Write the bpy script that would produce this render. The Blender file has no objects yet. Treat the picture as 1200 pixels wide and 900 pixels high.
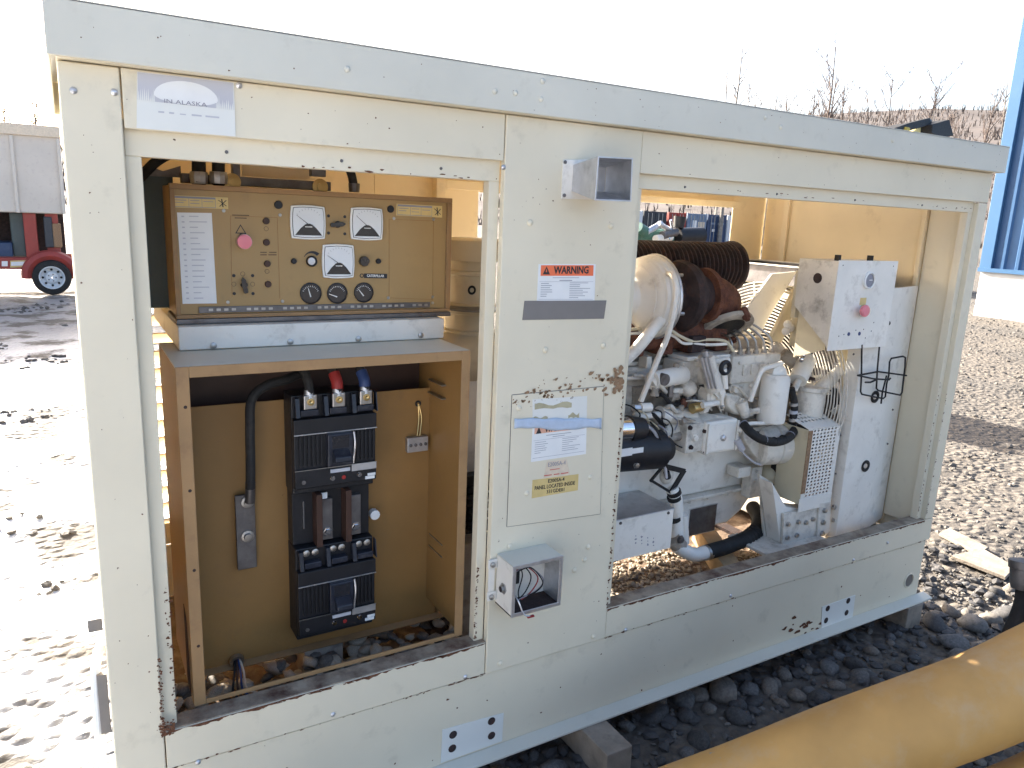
import bpy, bmesh, math, random
import numpy as np
from mathutils import Vector, Matrix, noise as mnoise
random.seed(7); np.random.seed(7)
rad = math.radians
scn = bpy.context.scene
col = scn.collection

# ------------------------------------------------------------------ camera
CAM = Vector((-0.007, -1.7226, 1.5979)); YAW, PIT, ROL, FPX = rad(30.734), rad(12.478), rad(2.434), 878.25
_F = Vector((math.sin(YAW)*math.cos(PIT), math.cos(YAW)*math.cos(PIT), -math.sin(PIT)))
_r = _F.cross(Vector((0, 0, 1))).normalized(); _u = _r.cross(_F)
_R = _r*math.cos(ROL) + _u*math.sin(ROL); _U = -_r*math.sin(ROL) + _u*math.cos(ROL)
cd = bpy.data.cameras.new('camera'); cam = bpy.data.objects.new('camera', cd); col.objects.link(cam)
cam.matrix_world = Matrix(((_R.x, _U.x, -_F.x, CAM.x), (_R.y, _U.y, -_F.y, CAM.y), (_R.z, _U.z, -_F.z, CAM.z), (0, 0, 0, 1)))
cd.sensor_width = 36; cd.lens = FPX/1200*36; cd.clip_start = 0.05; cd.clip_end = 3000
scn.camera = cam

# ------------------------------------------------------------------ sky, sun, exposure
SUN_AZ, SUN_EL = rad(-13), rad(23)          # azimuth measured from +Y towards +X
w = bpy.data.worlds.new('World'); scn.world = w; w.use_nodes = True
wn = w.node_tree; bg = wn.nodes['Background']
sky = wn.nodes.new('ShaderNodeTexSky'); sky.sky_type = 'NISHITA'; sky.sun_disc = False
sky.sun_elevation = SUN_EL; sky.sun_rotation = SUN_AZ; sky.air_density = 0.8; sky.dust_density = 5.0; sky.ozone_density = 0.6
wn.links.new(sky.outputs[0], bg.inputs[0]); bg.inputs[1].default_value = 0.10
sd = bpy.data.lights.new('sun', 'SUN'); sd.energy = 5.0; sd.angle = rad(0.53); sd.color = (1, 0.93, 0.82)
sun = bpy.data.objects.new('sun', sd); col.objects.link(sun)
sdir = Vector((math.sin(SUN_AZ)*math.cos(SUN_EL), math.cos(SUN_AZ)*math.cos(SUN_EL), math.sin(SUN_EL)))
sun.rotation_euler = sdir.to_track_quat('Z', 'Y').to_euler(); sun.location = (0, 20, 15)
vs = scn.view_settings; vs.view_transform = 'Standard'; vs.look = 'None'; vs.gamma = 1; vs.use_curve_mapping = False
vs.exposure = 2.5
scn.cycles.max_bounces = 10; scn.cycles.diffuse_bounces = 8

# ------------------------------------------------------------------ survey helpers: a sight line met with a plane
def _ray(u, v): return _F + _R*((u-600)/FPX) - _U*((v-450)/FPX)
def P(u, v, Y): d = _ray(u, v); return CAM + d*((Y-CAM.y)/d.y)
def PX(u, v, X): d = _ray(u, v); return CAM + d*((X-CAM.x)/d.x)
def PZ(u, v, Z): d = _ray(u, v); return CAM + d*((Z-CAM.z)/d.z)

# ------------------------------------------------------------------ mesh helpers
ORG = {}
def frame(ax):
    ax = Vector(ax).normalized(); t = Vector((0, 0, 1)) if abs(ax.z) < .9 else Vector((1, 0, 0))
    a = ax.cross(t).normalized(); return ax, a, ax.cross(a)
class MB:
    def __init__(s): s.v = []; s.f = []
    def add(s, vs_, fs):
        n = len(s.v); s.v += [Vector(p) for p in vs_]; s.f += [tuple(i+n for i in q) for q in fs]; return s
    def box(s, x0, x1, y0, y1, z0, z1):
        return s.add([(x0,y0,z0),(x1,y0,z0),(x1,y1,z0),(x0,y1,z0),(x0,y0,z1),(x1,y0,z1),(x1,y1,z1),(x0,y1,z1)],
                     [(0,3,2,1),(4,5,6,7),(0,1,5,4),(1,2,6,5),(2,3,7,6),(3,0,4,7)])
    def obox(s, c, ax, ay, az, hx, hy, hz):
        c = Vector(c); ax = Vector(ax).normalized()*hx; ay = Vector(ay).normalized()*hy; az = Vector(az).normalized()*hz
        vs_ = [c-ax-ay-az, c+ax-ay-az, c+ax+ay-az, c-ax+ay-az, c-ax-ay+az, c+ax-ay+az, c+ax+ay+az, c-ax+ay+az]
        return s.add(vs_, [(0,3,2,1),(4,5,6,7),(0,1,5,4),(1,2,6,5),(2,3,7,6),(3,0,4,7)])
    def cbox(s, c, sx, sy, sz): c = Vector(c); return s.box(c.x-sx/2, c.x+sx/2, c.y-sy/2, c.y+sy/2, c.z-sz/2, c.z+sz/2)
    def prism(s, pts, ext):
        pts = [Vector(p) for p in pts]; e = Vector(ext); n = len(pts)
        return s.add(pts+[p+e for p in pts], [tuple(range(n))[::-1], tuple(range(n, 2*n))] + [(i, (i+1) % n, n+(i+1) % n, n+i) for i in range(n)])
    def lathe(s, o, ax, prof, n=20, cap=True):
        o = Vector(o); ax, a, b = frame(ax); vs_ = []; fs = []
        for t, r in prof:
            for k in range(n):
                q = 2*math.pi*k/n; vs_.append(o+ax*t+(a*math.cos(q)+b*math.sin(q))*r)
        for i in range(len(prof)-1):
            for k in range(n):
                k2 = (k+1) % n; fs.append((i*n+k, i*n+k2, (i+1)*n+k2, (i+1)*n+k))
        if cap:
            fs.append(tuple(range(n))[::-1]); m = (len(prof)-1)*n; fs.append(tuple(range(m, m+n)))
        return s.add(vs_, fs)
    def cyl(s, p0, p1, r0, r1=None, n=16):
        p0 = Vector(p0); p1 = Vector(p1); d = p1-p0
        return s.lathe(p0, d, [(0, r0), (d.length, r0 if r1 is None else r1)], n)
    def ring(s, o, ax, R, r, n=24, m=6, a0=0, a1=2*math.pi):
        o = Vector(o); ax, a, b = frame(ax); vs_ = []; fs = []; full = abs(a1-a0-2*math.pi) < 1e-6
        nn = n if full else n+1
        for k in range(nn):
            q = a0+(a1-a0)*k/n; d = a*math.cos(q)+b*math.sin(q)
            for j in range(m):
                t = 2*math.pi*j/m; vs_.append(o+d*(R+r*math.cos(t))+ax*(r*math.sin(t)))
        for k in range(n):
            k2 = (k+1) % nn
            for j in range(m):
                j2 = (j+1) % m; fs.append((k*m+j, k*m+j2, k2*m+j2, k2*m+j))
        return s.add(vs_, fs)
    def tube(s, pts, r, n=8, sub=6, smooth=True):
        pts = [Vector(p) for p in pts]; rr = list(r) if isinstance(r, (list, tuple)) else None
        if smooth and len(pts) > 2:
            q = [pts[0]*2-pts[1]]+pts+[pts[-1]*2-pts[-2]]; out = []; ro = []
            for i in range(1, len(q)-2):
                for k in range(sub):
                    t = k/sub; p0, p1, p2, p3 = q[i-1:i+3]
                    out.append(.5*((2*p1)+(p2-p0)*t+(2*p0-5*p1+4*p2-p3)*t*t+(3*p1-p0-3*p2+p3)*t**3))
                    if rr: ro.append(rr[i-1]*(1-t)+rr[i]*t)
            out.append(pts[-1]); pts = out
            if rr: ro.append(rr[-1]); rr = ro
        N = len(pts); vs_ = []; fs = []; prev = None
        for i, p in enumerate(pts):
            t = (pts[min(i+1, N-1)]-pts[max(i-1, 0)]); t = t.normalized() if t.length > 1e-9 else Vector((0, 0, 1))
            if prev is None: _, a, b = frame(t)
            else:
                a = prev-t*prev.dot(t)
                a = a.normalized() if a.length > 1e-6 else frame(t)[1]
                b = t.cross(a)
            prev = a; R_ = rr[i] if rr else r
            for k in range(n):
                q = 2*math.pi*k/n; vs_.append(p+(a*math.cos(q)+b*math.sin(q))*R_)
        for i in range(N-1):
            for k in range(n):
                k2 = (k+1) % n; fs.append((i*n+k, i*n+k2, (i+1)*n+k2, (i+1)*n+k))
        fs.append(tuple(range(n))[::-1]); fs.append(tuple(range((N-1)*n, N*n)))
        return s.add(vs_, fs)
    def ball(s, c, r, sx=1, sy=1, sz=1, n=12, m=8):
        c = Vector(c); vs_ = [c+Vector((0, 0, -r*sz))]; fs = []
        for i in range(1, m):
            t = -math.pi/2+math.pi*i/m
            for k in range(n):
                q = 2*math.pi*k/n; vs_.append(c+Vector((r*sx*math.cos(t)*math.cos(q), r*sy*math.cos(t)*math.sin(q), r*sz*math.sin(t))))
        vs_.append(c+Vector((0, 0, r*sz))); L = len(vs_)-1
        for k in range(n):
            fs.append((0, 1+(k+1) % n, 1+k)); fs.append((L, 1+(m-2)*n+k, 1+(m-2)*n+(k+1) % n))
        for i in range(m-2):
            for k in range(n):
                k2 = (k+1) % n; fs.append((1+i*n+k, 1+i*n+k2, 1+(i+1)*n+k2, 1+(i+1)*n+k))
        return s.add(vs_, fs)
    def build(s, name, mat, parent=None, bevel=0, smooth=35, seg=2):
        o0 = ORG.get(parent.name, Vector()) if parent else Vector()
        me = bpy.data.meshes.new(name); me.from_pydata([p-o0 for p in s.v], [], s.f)
        bm = bmesh.new(); bm.from_mesh(me); bmesh.ops.recalc_face_normals(bm, faces=bm.faces); bm.to_mesh(me); bm.free()
        if smooth: me.shade_smooth(); me.set_sharp_from_angle(angle=rad(smooth))
        me.materials.append(MATS[mat]); o = bpy.data.objects.new(name, me); col.objects.link(o)
        if parent: o.parent = parent; ORG[o.name] = o0
        else: ORG[o.name] = Vector()
        if bevel:
            b = o.modifiers.new('bevel', 'BEVEL'); b.width = bevel; b.segments = seg; b.limit_method = 'ANGLE'; b.angle_limit = rad(40); b.harden_normals = True
        return o
def thing(name, label, cat, loc=(0, 0, 0), group=None):
    o = bpy.data.objects.new(name, None); col.objects.link(o); o.location = loc; ORG[o.name] = Vector(loc)
    o.empty_display_size = .1; return tag(o, label, cat, group)
def tag(o, label, cat, group=None):
    o['label'] = label; o['category'] = cat
    if group: o['group'] = group
    return o
def kind(o, k): o['kind'] = k; return o
def text(s_, size, pos, xdir, zdir, mat, parent, name='lettering', bold=0.0, align='CENTER', squeeze=1.0, depth=.0006):
    cu = bpy.data.curves.new('txt', 'FONT'); cu.body = s_; cu.size = size; cu.align_x = align; cu.align_y = 'CENTER'; cu.offset = bold; cu.extrude = depth; cu.resolution_u = 2
    to = bpy.data.objects.new('txt', cu); col.objects.link(to)
    dg = bpy.context.evaluated_depsgraph_get(); dg.update(); me = bpy.data.meshes.new_from_object(to.evaluated_get(dg))
    bpy.data.objects.remove(to); x = Vector(xdir).normalized(); z = Vector(zdir).normalized(); y = z.cross(x)
    M = Matrix(((x.x*squeeze, z.x, -y.x, pos[0]), (x.y*squeeze, z.y, -y.y, pos[1]), (x.z*squeeze, z.z, -y.z, pos[2]), (0, 0, 0, 1)))
    o0 = ORG.get(parent.name, Vector()); me.transform(Matrix.Translation(-o0) @ M); me.name = name
    me.materials.clear(); me.materials.append(MATS[mat]); o = bpy.data.objects.new(name, me); col.objects.link(o); o.parent = parent; ORG[o.name] = o0
    return o

# ------------------------------------------------------------------ materials
MATS = {}
def mat(name, base, rough=.55, metal=0.0, var=.10, vscale=6.0, dirt=None, dirt_amt=.0, dscale=14.0, chip=None, chip_amt=.0, cscale=30.0, bump=.08, bscale=60.0, spec=.4, emit=None, coat=0):
    m = bpy.data.materials.new(name); m.use_nodes = True; nt = m.node_tree; N = nt.nodes; L = nt.links; b = N['Principled BSDF']
    tc = N.new('ShaderNodeTexCoord')
    def nz(scale, det=4, dim=.55, dist=0):
        n = N.new('ShaderNodeTexNoise'); n.inputs['Scale'].default_value = scale; n.inputs['Detail'].default_value = det; n.inputs['Roughness'].default_value = dim; n.inputs['Distortion'].default_value = dist
        L.new(tc.outputs['Object'], n.inputs['Vector']); return n.outputs['Fac']
    def ramp(src, a, c):
        r = N.new('ShaderNodeMapRange'); r.inputs[1].default_value = a; r.inputs[2].default_value = c; L.new(src, r.inputs[0]); return r.outputs[0]
    def mix(fac, A, B):
        x = N.new('ShaderNodeMix'); x.data_type = 'RGBA'; L.new(fac, x.inputs[0])
        for sock, val in ((x.inputs[6], A), (x.inputs[7], B)):
            if hasattr(val, 'is_linked'): L.new(val, sock)
            else: sock.default_value = (*val, 1)
        return x.outputs[2]
    lo = tuple(max(0, c*(1-var)) for c in base); hi = tuple(min(1, c*(1+var)) for c in base)
    c = mix(ramp(nz(vscale), .3, .7), lo, hi)
    if dirt: 
        mu = N.new('ShaderNodeMath'); mu.operation = 'MULTIPLY'; L.new(ramp(nz(dscale, 6, .65), .62-.35*dirt_amt, .85-.25*dirt_amt), mu.inputs[0]); mu.inputs[1].default_value = min(1, .35+dirt_amt); c = mix(mu.outputs[0], c, dirt)
    rg = None
    if chip:
        th = .74-.2*chip_amt; f = ramp(nz(cscale, 5, .6, .3), th, th+.02); c = mix(f, c, chip)
        x = N.new('ShaderNodeMapRange'); x.inputs[3].default_value = rough; x.inputs[4].default_value = .9; L.new(f, x.inputs[0]); rg = x.outputs[0]
    L.new(c, b.inputs['Base Color'])
    if rg: L.new(rg, b.inputs['Roughness'])
    else:
        x = N.new('ShaderNodeMapRange'); x.inputs[3].default_value = max(.03, rough-.08); x.inputs[4].default_value = min(1, rough+.08); L.new(nz(vscale*3), x.inputs[0]); L.new(x.outputs[0], b.inputs['Roughness'])
    b.inputs['Metallic'].default_value = metal; b.inputs['Specular IOR Level'].default_value = spec
    if coat: b.inputs['Coat Weight'].default_value = coat; b.inputs['Coat Roughness'].default_value = .1
    if bump:
        bp = N.new('ShaderNodeBump'); bp.inputs['Strength'].default_value = bump; bp.inputs['Distance'].default_value = .01; L.new(nz(bscale, 3), bp.inputs['Height']); L.new(bp.outputs[0], b.inputs['Normal'])
    MATS[name] = m; return m
mat('cream', (.69,.625,.485), .42, var=.05, vscale=2.5, dirt=(.33,.29,.22), dirt_amt=.10, dscale=9, chip=(.10,.06,.04), chip_amt=.0, cscale=42, bump=.03, bscale=9)
mat('cream_roof', (.60,.58,.50), .45, var=.05, vscale=3, dirt=(.40,.37,.30), dirt_amt=.08, chip=(.22,.22,.2), chip_amt=-.05, cscale=30, bump=.04, bscale=7)
mat('cream_bounce', (.77,.65,.44), .55, var=.06, vscale=3, dirt=(.35,.26,.15), dirt_amt=.12, dscale=7, bump=.03)  # the outside cream, yellowed to hold warm bounced light in its colour
mat('sticker_pale', (.70,.70,.66), .4, var=.03, bump=.02)
mat('eng_white', (.66,.62,.55), .5, var=.16, vscale=9, dirt=(.13,.10,.075), dirt_amt=.40, dscale=18, chip=(.14,.10,.08), chip_amt=.08, cscale=55, bump=.12, bscale=120)
mat('eng_clean', (.75,.72,.66), .42, var=.07, vscale=7, dirt=(.24,.20,.15), dirt_amt=.22, dscale=15, bump=.03)
mat('eng_grimy', (.36,.32,.27), .65, var=.2, vscale=12, dirt=(.08,.06,.05), dirt_amt=.4, dscale=20, bump=.2, bscale=150)
mat('eng_warm', (.58,.51,.36), .5, var=.08, vscale=6, dirt=(.3,.22,.13), dirt_amt=.15, bump=.04)
mat('rust', (.115,.05,.035), .85, var=.4, vscale=22, dirt=(.22,.085,.04), dirt_amt=.45, dscale=35, bump=.5, bscale=160, spec=.2)
mat('rust_dark', (.042,.030,.029), .8, var=.35, vscale=20, dirt=(.12,.05,.035), dirt_amt=.3, dscale=30, bump=.3, bscale=120, spec=.2)
mat('rust_chip', (.13,.06,.035), .9, var=.4, vscale=90, bump=.3, bscale=300, spec=.15)
mat('primer_chip', (.27,.17,.10), .85, var=.25, vscale=80, bump=.2, spec=.2)
mat('tan', (.36,.235,.10), .42, var=.05, vscale=4, dirt=(.22,.15,.08), dirt_amt=.10, bump=.03)
mat('tan_cab', (.29,.155,.050), .5, var=.10, vscale=4, dirt=(.17,.10,.05), dirt_amt=.22, dscale=8, chip=(.10,.05,.03), chip_amt=.02, cscale=28, bump=.05)
mat('tan_edge', (.31,.185,.085), .55, var=.12, vscale=8, dirt=(.2,.11,.06), dirt_amt=.28, dscale=20, bump=.08)
mat('black_plastic', (.012,.012,.015), .45, var=.25, vscale=14, dirt=(.045,.042,.042), dirt_amt=.15, dscale=25, bump=.06)
mat('navy_plastic', (.016,.019,.030), .38, var=.2, vscale=14, dirt=(.10,.10,.11), dirt_amt=.3, dscale=22, bump=.05)
mat('rubber', (.016,.015,.015), .7, var=.3, vscale=16, dirt=(.07,.06,.05), dirt_amt=.2, bump=.15, bscale=80)
mat('steel', (.42,.41,.40), .38, 1.0, var=.15, vscale=20, dirt=(.16,.13,.11), dirt_amt=.2, bump=.06)
mat('steel_dark', (.17,.16,.16), .5, .8, var=.2, vscale=20, dirt=(.06,.04,.03), dirt_amt=.3, bump=.1)
mat('chrome', (.75,.75,.76), .12, 1.0, var=.05, bump=.02)
mat('brass', (.55,.40,.18), .35, 1.0, var=.1, bump=.03)
mat('alu', (.60,.60,.62), .45, .9, var=.1, vscale=25, dirt=(.25,.24,.23), dirt_amt=.3, bump=.08)
mat('green_plate', (.075,.10,.10), .5, var=.1, dirt=(.12,.12,.11), dirt_amt=.2)
mat('white_paper', (.74,.74,.73), .6, var=.03, vscale=20, bump=.03)
mat('ink', (.03,.03,.035), .6, var=.1, bump=0)
mat('ink_grey', (.26,.26,.30), .6, var=.1, bump=0)
mat('ink_soft', (.48,.48,.52), .6, var=.05, bump=0)
mat('ink_red', (.55,.12,.09), .6, var=.1, bump=0)
mat('orange', (.80,.17,.07), .5, var=.05, bump=.02)
mat('orange_faded', (.72,.40,.28), .55, var=.12, vscale=30, bump=.02)
mat('tape_grey', (.19,.175,.165), .55, var=.08, vscale=8, bump=.05)
mat('tape_blue', (.44,.52,.64), .5, var=.10, vscale=25, dirt=(.6,.64,.7), dirt_amt=.3, bump=.35, bscale=45)
mat('yellow_label', (.62,.47,.20), .5, var=.08, vscale=25, bump=.02)
mat('faded_label', (.66,.55,.42), .55, var=.10, vscale=40, bump=.02)
mat('glue', (.42,.38,.25), .6, var=.15, vscale=40, bump=.05)
mat('pink', (.72,.22,.26), .4, var=.05, bump=0)
mat('gauge_face', (.72,.74,.76), .35, var=.02, bump=0, coat=.6)
mat('gauge_black', (.02,.02,.024), .25, var=.1, bump=0, coat=.7)
mat('white_mark', (.80,.80,.78), .5, var=.03, bump=0)
mat('red_rubber', (.30,.025,.022), .5, var=.1, bump=.03)
mat('blue_rubber', (.025,.05,.15), .5, var=.1, bump=.03)
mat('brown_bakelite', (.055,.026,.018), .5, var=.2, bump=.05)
mat('wood', (.42,.30,.17), .75, var=.22, vscale=9, dirt=(.2,.14,.08), dirt_amt=.25, bump=.2, bscale=60)
mat('wood_grey', (.26,.22,.18), .8, var=.25, vscale=12, dirt=(.12,.1,.08), dirt_amt=.3, bump=.3, bscale=70)
mat('pan_dirt', (.15,.10,.065), .9, var=.4, vscale=12, dirt=(.30,.24,.17), dirt_amt=.35, dscale=22, bump=.6, bscale=40)
mat('ledge', (.30,.25,.19), .75, var=.25, vscale=12, dirt=(.085,.042,.030), dirt_amt=.62, dscale=14, bump=.2)
mat('pan_gravel', (.42,.36,.28), .9, var=.4, vscale=20, dirt=(.2,.15,.1), dirt_amt=.3, bump=.4, bscale=80)
mat('stone', (.115,.11,.108), .8, var=.35, vscale=5, dirt=(.20,.185,.165), dirt_amt=.3, dscale=14, bump=.35, bscale=40)
mat('stone_warm', (.16,.14,.12), .8, var=.30, vscale=5, dirt=(.15,.13,.11), dirt_amt=.35, dscale=12, bump=.35, bscale=40)
mat('stone_dark', (.06,.057,.057), .75, var=.35, vscale=5, dirt=(.12,.115,.11), dirt_amt=.3, dscale=14, bump=.35, bscale=40)
mat('gravel', (.115,.105,.095), .85, var=.45, vscale=3, dirt=(.12,.11,.10), dirt_amt=.35, dscale=9, bump=.5, bscale=50)
mat('yellow_paint', (.52,.285,.085), .6, var=.16, vscale=4, dirt=(.50,.38,.25), dirt_amt=.34, dscale=5, chip=(.32,.31,.30), chip_amt=.14, cscale=9, bump=.05, bscale=20)
mat('blue_wall', (.045,.115,.24), .4, var=.06, vscale=1, dirt=(.1,.2,.36), dirt_amt=.1, dscale=2, bump=.02)
mat('blue_trim', (.06,.15,.29), .4, var=.05, vscale=1, bump=.02)
mat('concrete', (.55,.55,.54), .8, var=.10, vscale=1.5, dirt=(.35,.34,.32), dirt_amt=.25, dscale=3, bump=.15, bscale=15)
mat('bark', (.13,.10,.085), .9, var=.35, vscale=4, bump=.3, bscale=12)
mat('bark_pale', (.26,.23,.20), .9, var=.35, vscale=4, bump=.3, bscale=12)
mat('twig', (.15,.115,.10), .9, var=.3, vscale=1, bump=0)
mat('brush', (.085,.07,.064), .95, var=.35, vscale=.05, bump=0)
mat('hill', (.10,.083,.076), .95, var=.25, vscale=.05, dirt=(.075,.06,.055), dirt_amt=.4, dscale=.25, bump=.4, bscale=.5)
mat('red_steel', (.30,.045,.035), .5, var=.15, vscale=2, dirt=(.15,.06,.05), dirt_amt=.25, dscale=5, bump=.08, bscale=10)
mat('navy_steel', (.03,.06,.13), .5, var=.15, vscale=2, dirt=(.1,.12,.16), dirt_amt=.25, dscale=4, bump=.08, bscale=10)
mat('greyblue_steel', (.16,.22,.31), .5, var=.15, vscale=2, dirt=(.25,.28,.32), dirt_amt=.25, dscale=4, bump=.08, bscale=10)
mat('dark_steel', (.035,.04,.05), .5, var=.2, vscale=2, dirt=(.1,.1,.1), dirt_amt=.2, bump=.08)
mat('white_steel', (.62,.64,.66), .5, var=.06, vscale=2, dirt=(.4,.4,.4), dirt_amt=.15, bump=.05)
mat('pale_pink_steel', (.60,.54,.47), .5, var=.06, vscale=1.5, dirt=(.4,.33,.31), dirt_amt=.2, bump=.05)
mat('green_machine', (.06,.15,.12), .5, var=.2, vscale=8, dirt=(.2,.22,.2), dirt_amt=.3, bump=.1)
mat('yellow_machine', (.42,.29,.05), .5, var=.15, vscale=3, dirt=(.2,.15,.08), dirt_amt=.3, dscale=4, bump=.05)
mat('glass_dark', (.03,.04,.05), .08, var=.1, bump=0, spec=.6)
# ------------------------------------------------------------------ the steel enclosure
XA, XB, XC, XD, XE = .1065, .966, 1.408, 3.150, 3.215
ZT, ZO, ZB, ZS = 1.852, 1.7375, .3826, .2787
D = 1.10
enc = thing('generator_enclosure', 'cream painted steel generator enclosure with chipped edges and two open service bays', 'enclosure', (1.6, .55, 0))
g = .0012
def panel(nm, x0, x1, z0, z1, y0=0., y1=.018, m='cream', bev=.002): return MB().box(x0+g, x1-g, y0, y1, z0+g, z1-g).build(nm, m, enc, bev)
panel('corner_post', 0, XA, ZS, ZT, 0, .045, bev=.004)
panel('header_panel', XA, XB, ZO, ZT)
panel('sill_panel', XA, XB, ZS, ZB)
# centre panel: built round the inset access cover
acc = (1.043, 1.345, .612, .975)
panel('center_panel', XB, XC, ZS, ZT, -.003, .02, bev=.003)
panel('header_panel', XC, XE-.002, ZO-.002, ZT)
panel('sill_panel', XC, XE-.002, ZS, ZB)
panel('corner_post', XD, XE, ZB, ZO-.002, 0, .045, bev=.004)
# inner flanges of both openings (set back, rusty at the bottom)
def flange(x0, x1, off):
    MB().box(x0, x1, .0195, .050, ZO-.050+off, ZO+.02).build('opening_flange', 'cream', enc, .002)
    MB().box(x0, x1, .003, .062, ZB-.012, ZB-.0025).build('sill_ledge', 'rust_dark' , enc, .002)
    MB().box(x0, x1, .0035, .058, ZB-.0025, ZB+.0015).build('sill_ledge_paint', 'ledge', enc, .001)
    MB().box(x0-.001, x0+.030, .021, .052, ZB-.002, ZO-.0495+off).build('opening_flange', 'cream', enc, .002)
    MB().box(x1-.030, x1+.001, .021, .052, ZB-.002, ZO-.0495+off).build('opening_flange', 'cream', enc, .002)
flange(XA, XB, 0); flange(XC, XD, .008)
# roof: crowned sheet with a folded fascia all round
rf = MB()
rf.add([(-.014,-.034,1.852),(3.232,-.034,1.852),(3.232,-.034,1.952),(-.014,-.034,1.952)], [(0,1,2,3)])
YB = D+.034
rf = MB()
def rbox(*a): rf.box(*a)
rbox(-.014, 3.232, -.036, -.030, 1.8535, 1.953); rbox(-.014, 3.232, YB-.006, YB, 1.8535, 1.953)
rbox(-.014, -.008, -.0295, YB-.0065, 1.8535, 1.953); rbox(3.226, 3.232, -.0295, YB-.0065, 1.8535, 1.953)
roof = rf.build('roof_fascia', 'cream_roof', enc, .002)
n = 12; vv = []; ff = []
for i in range(n+1):
    y = -.036+(YB+.036)*i/n; z = 1.9535+.030*math.sin(math.pi*i/n)
    for x in (-.014, 3.232): vv += [(x, y, z), (x, y, z-.004)]
for i in range(n):
    a = i*4; b_ = a+4; ff += [(a, a+2, b_+2, b_), (a+1, b_+1, b_+3, a+3), (a, b_, b_+1, a+1), (a+2, a+3, b_+3, b_+2)]
ff += [(0, 1, 3, 2), (n*4, n*4+2, n*4+3, n*4+1)]
MB().add(vv, ff).build('roof_sheet', 'cream_roof', enc)
for (x0, x1) in ((.01, 1.0), (1.04, 2.1), (2.14, 3.19)):
    MB().box(x0, x1, .055, D-.03, 1.838, 1.846).build('ceiling_liner', 'cream_bounce', enc)
MB().box(0.0, XE-.004, -.0295, .0535, 1.8525, 1.8565).build('light_seal_strip', 'cream', enc)  # strip added to stop light leaking between header and roof
# skid rail under the front
sk = MB().box(.012, XE-.02, .006, .02, .004, ZS-.004)
# lifting hole on the right end is a dark-rimmed oval: rail is split round it
skid = sk.build('skid_rail', 'cream', enc, .002)
MB().prism([(.0, -.040, 0), (.0, -.039, .008), (.0, .0055, .018), (.0, .0055, .0)], (XE+.03, 0, 0)).build('skid_flange', 'cream_roof', enc, .002)
MB().box(.012, XE-.02, D-.02, D-.006, .004, ZS+.10).build('skid_rail', 'cream', enc)
for x in (.02, XE-.04): MB().box(x-.005, x+.012, .021, D-.021, .004, ZS-.01).build('end_rail', 'cream', enc)
for x in (1.00, 1.42, 2.62): MB().box(x-.03, x+.03, .03, D-.03, .06, .20).build('cross_member', 'rust_dark', enc)
# walls
MB().box(.004, .012, .046, D-.006, ZS, ZT-.003).build('end_wall', 'cream_bounce', enc)
MB().box(3.168, 3.178, .20, D-.012, ZS, ZT-.014).build('end_wall', 'cream_bounce', enc)
MB().box(3.158, 3.174, .053, .199, ZS+.06, ZT-.016).build('end_wall_panel', 'cream', enc, .003)
MB().box(3.179, 3.210, .046, D-.006, ZS, ZT-.003).build('end_wall', 'cream', enc)
MB().box(3.150, 3.168, .93, .965, .40, 1.83).build('wall_stiffener', 'cream_bounce', enc, .003)
MB().box(3.145, 3.1675, .205, .225, .40, 1.83).build('wall_stiffener', 'cream_bounce', enc, .003)
def bw(nm, x0, x1, z0, z1, m='cream_bounce', y0=D-.006, y1=D): return MB().box(x0, x1, y0, y1, z0, z1).build(nm, m, enc, .002)
bw('back_wall', .004, .10, ZS+.101, ZT-.003); bw('back_wall', .10, 1.02, 1.262, ZT-.003); bw('back_wall', .10, 1.02, ZS+.101, .46)
bw('back_wall', 1.02, 1.47, ZS+.101, ZT-.003); bw('back_wall', 1.47, 2.93, 1.725, ZT-.003)
bw('back_wall', 2.93, 3.166, ZS+.101, ZT-.003)
bw('opening_header', 1.47, 2.93, 1.695, 1.7247, y0=D-.05, y1=D-.007)
MB().box(1.26, 1.30, D-.05, D-.007, .5, 1.835).build('wall_stiffener', 'cream_bounce', enc, .003)
MB().box(1.301, 1.90, D-.045, D-.007, 1.70, 1.735).build('wall_stiffener', 'cream_bounce', enc, .003)
# rounded lower corner of the back opening
pts = [(2.93, D-.007, 1.30)]+[(2.93-.12+.12*math.sin(t), D-.007, 1.47-.12*math.cos(t)) for t in [k*math.pi/2/8 for k in range(8, -1, -1)]]+[(2.5, D-.007, 1.35), (2.5, D-.007, 1.30)]
MB().prism(pts, (0, .007, 0)).build('opening_corner', 'cream_bounce', enc)
# louvred vent in the back wall
for i in range(13):
    z = .475+i*.062
    MB().prism([(.10, D-.004, z), (.10, D-.001, z+.004), (.10, D+.050, z-.036), (.10, D+.047, z-.040)], (.92, 0, 0)).build('louver', 'cream_bounce', enc)
# belly pan
pan = MB().box(.03, XE-.05, .035, D-.03, .17, .185).build('belly_pan', 'pan_dirt', enc)
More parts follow.
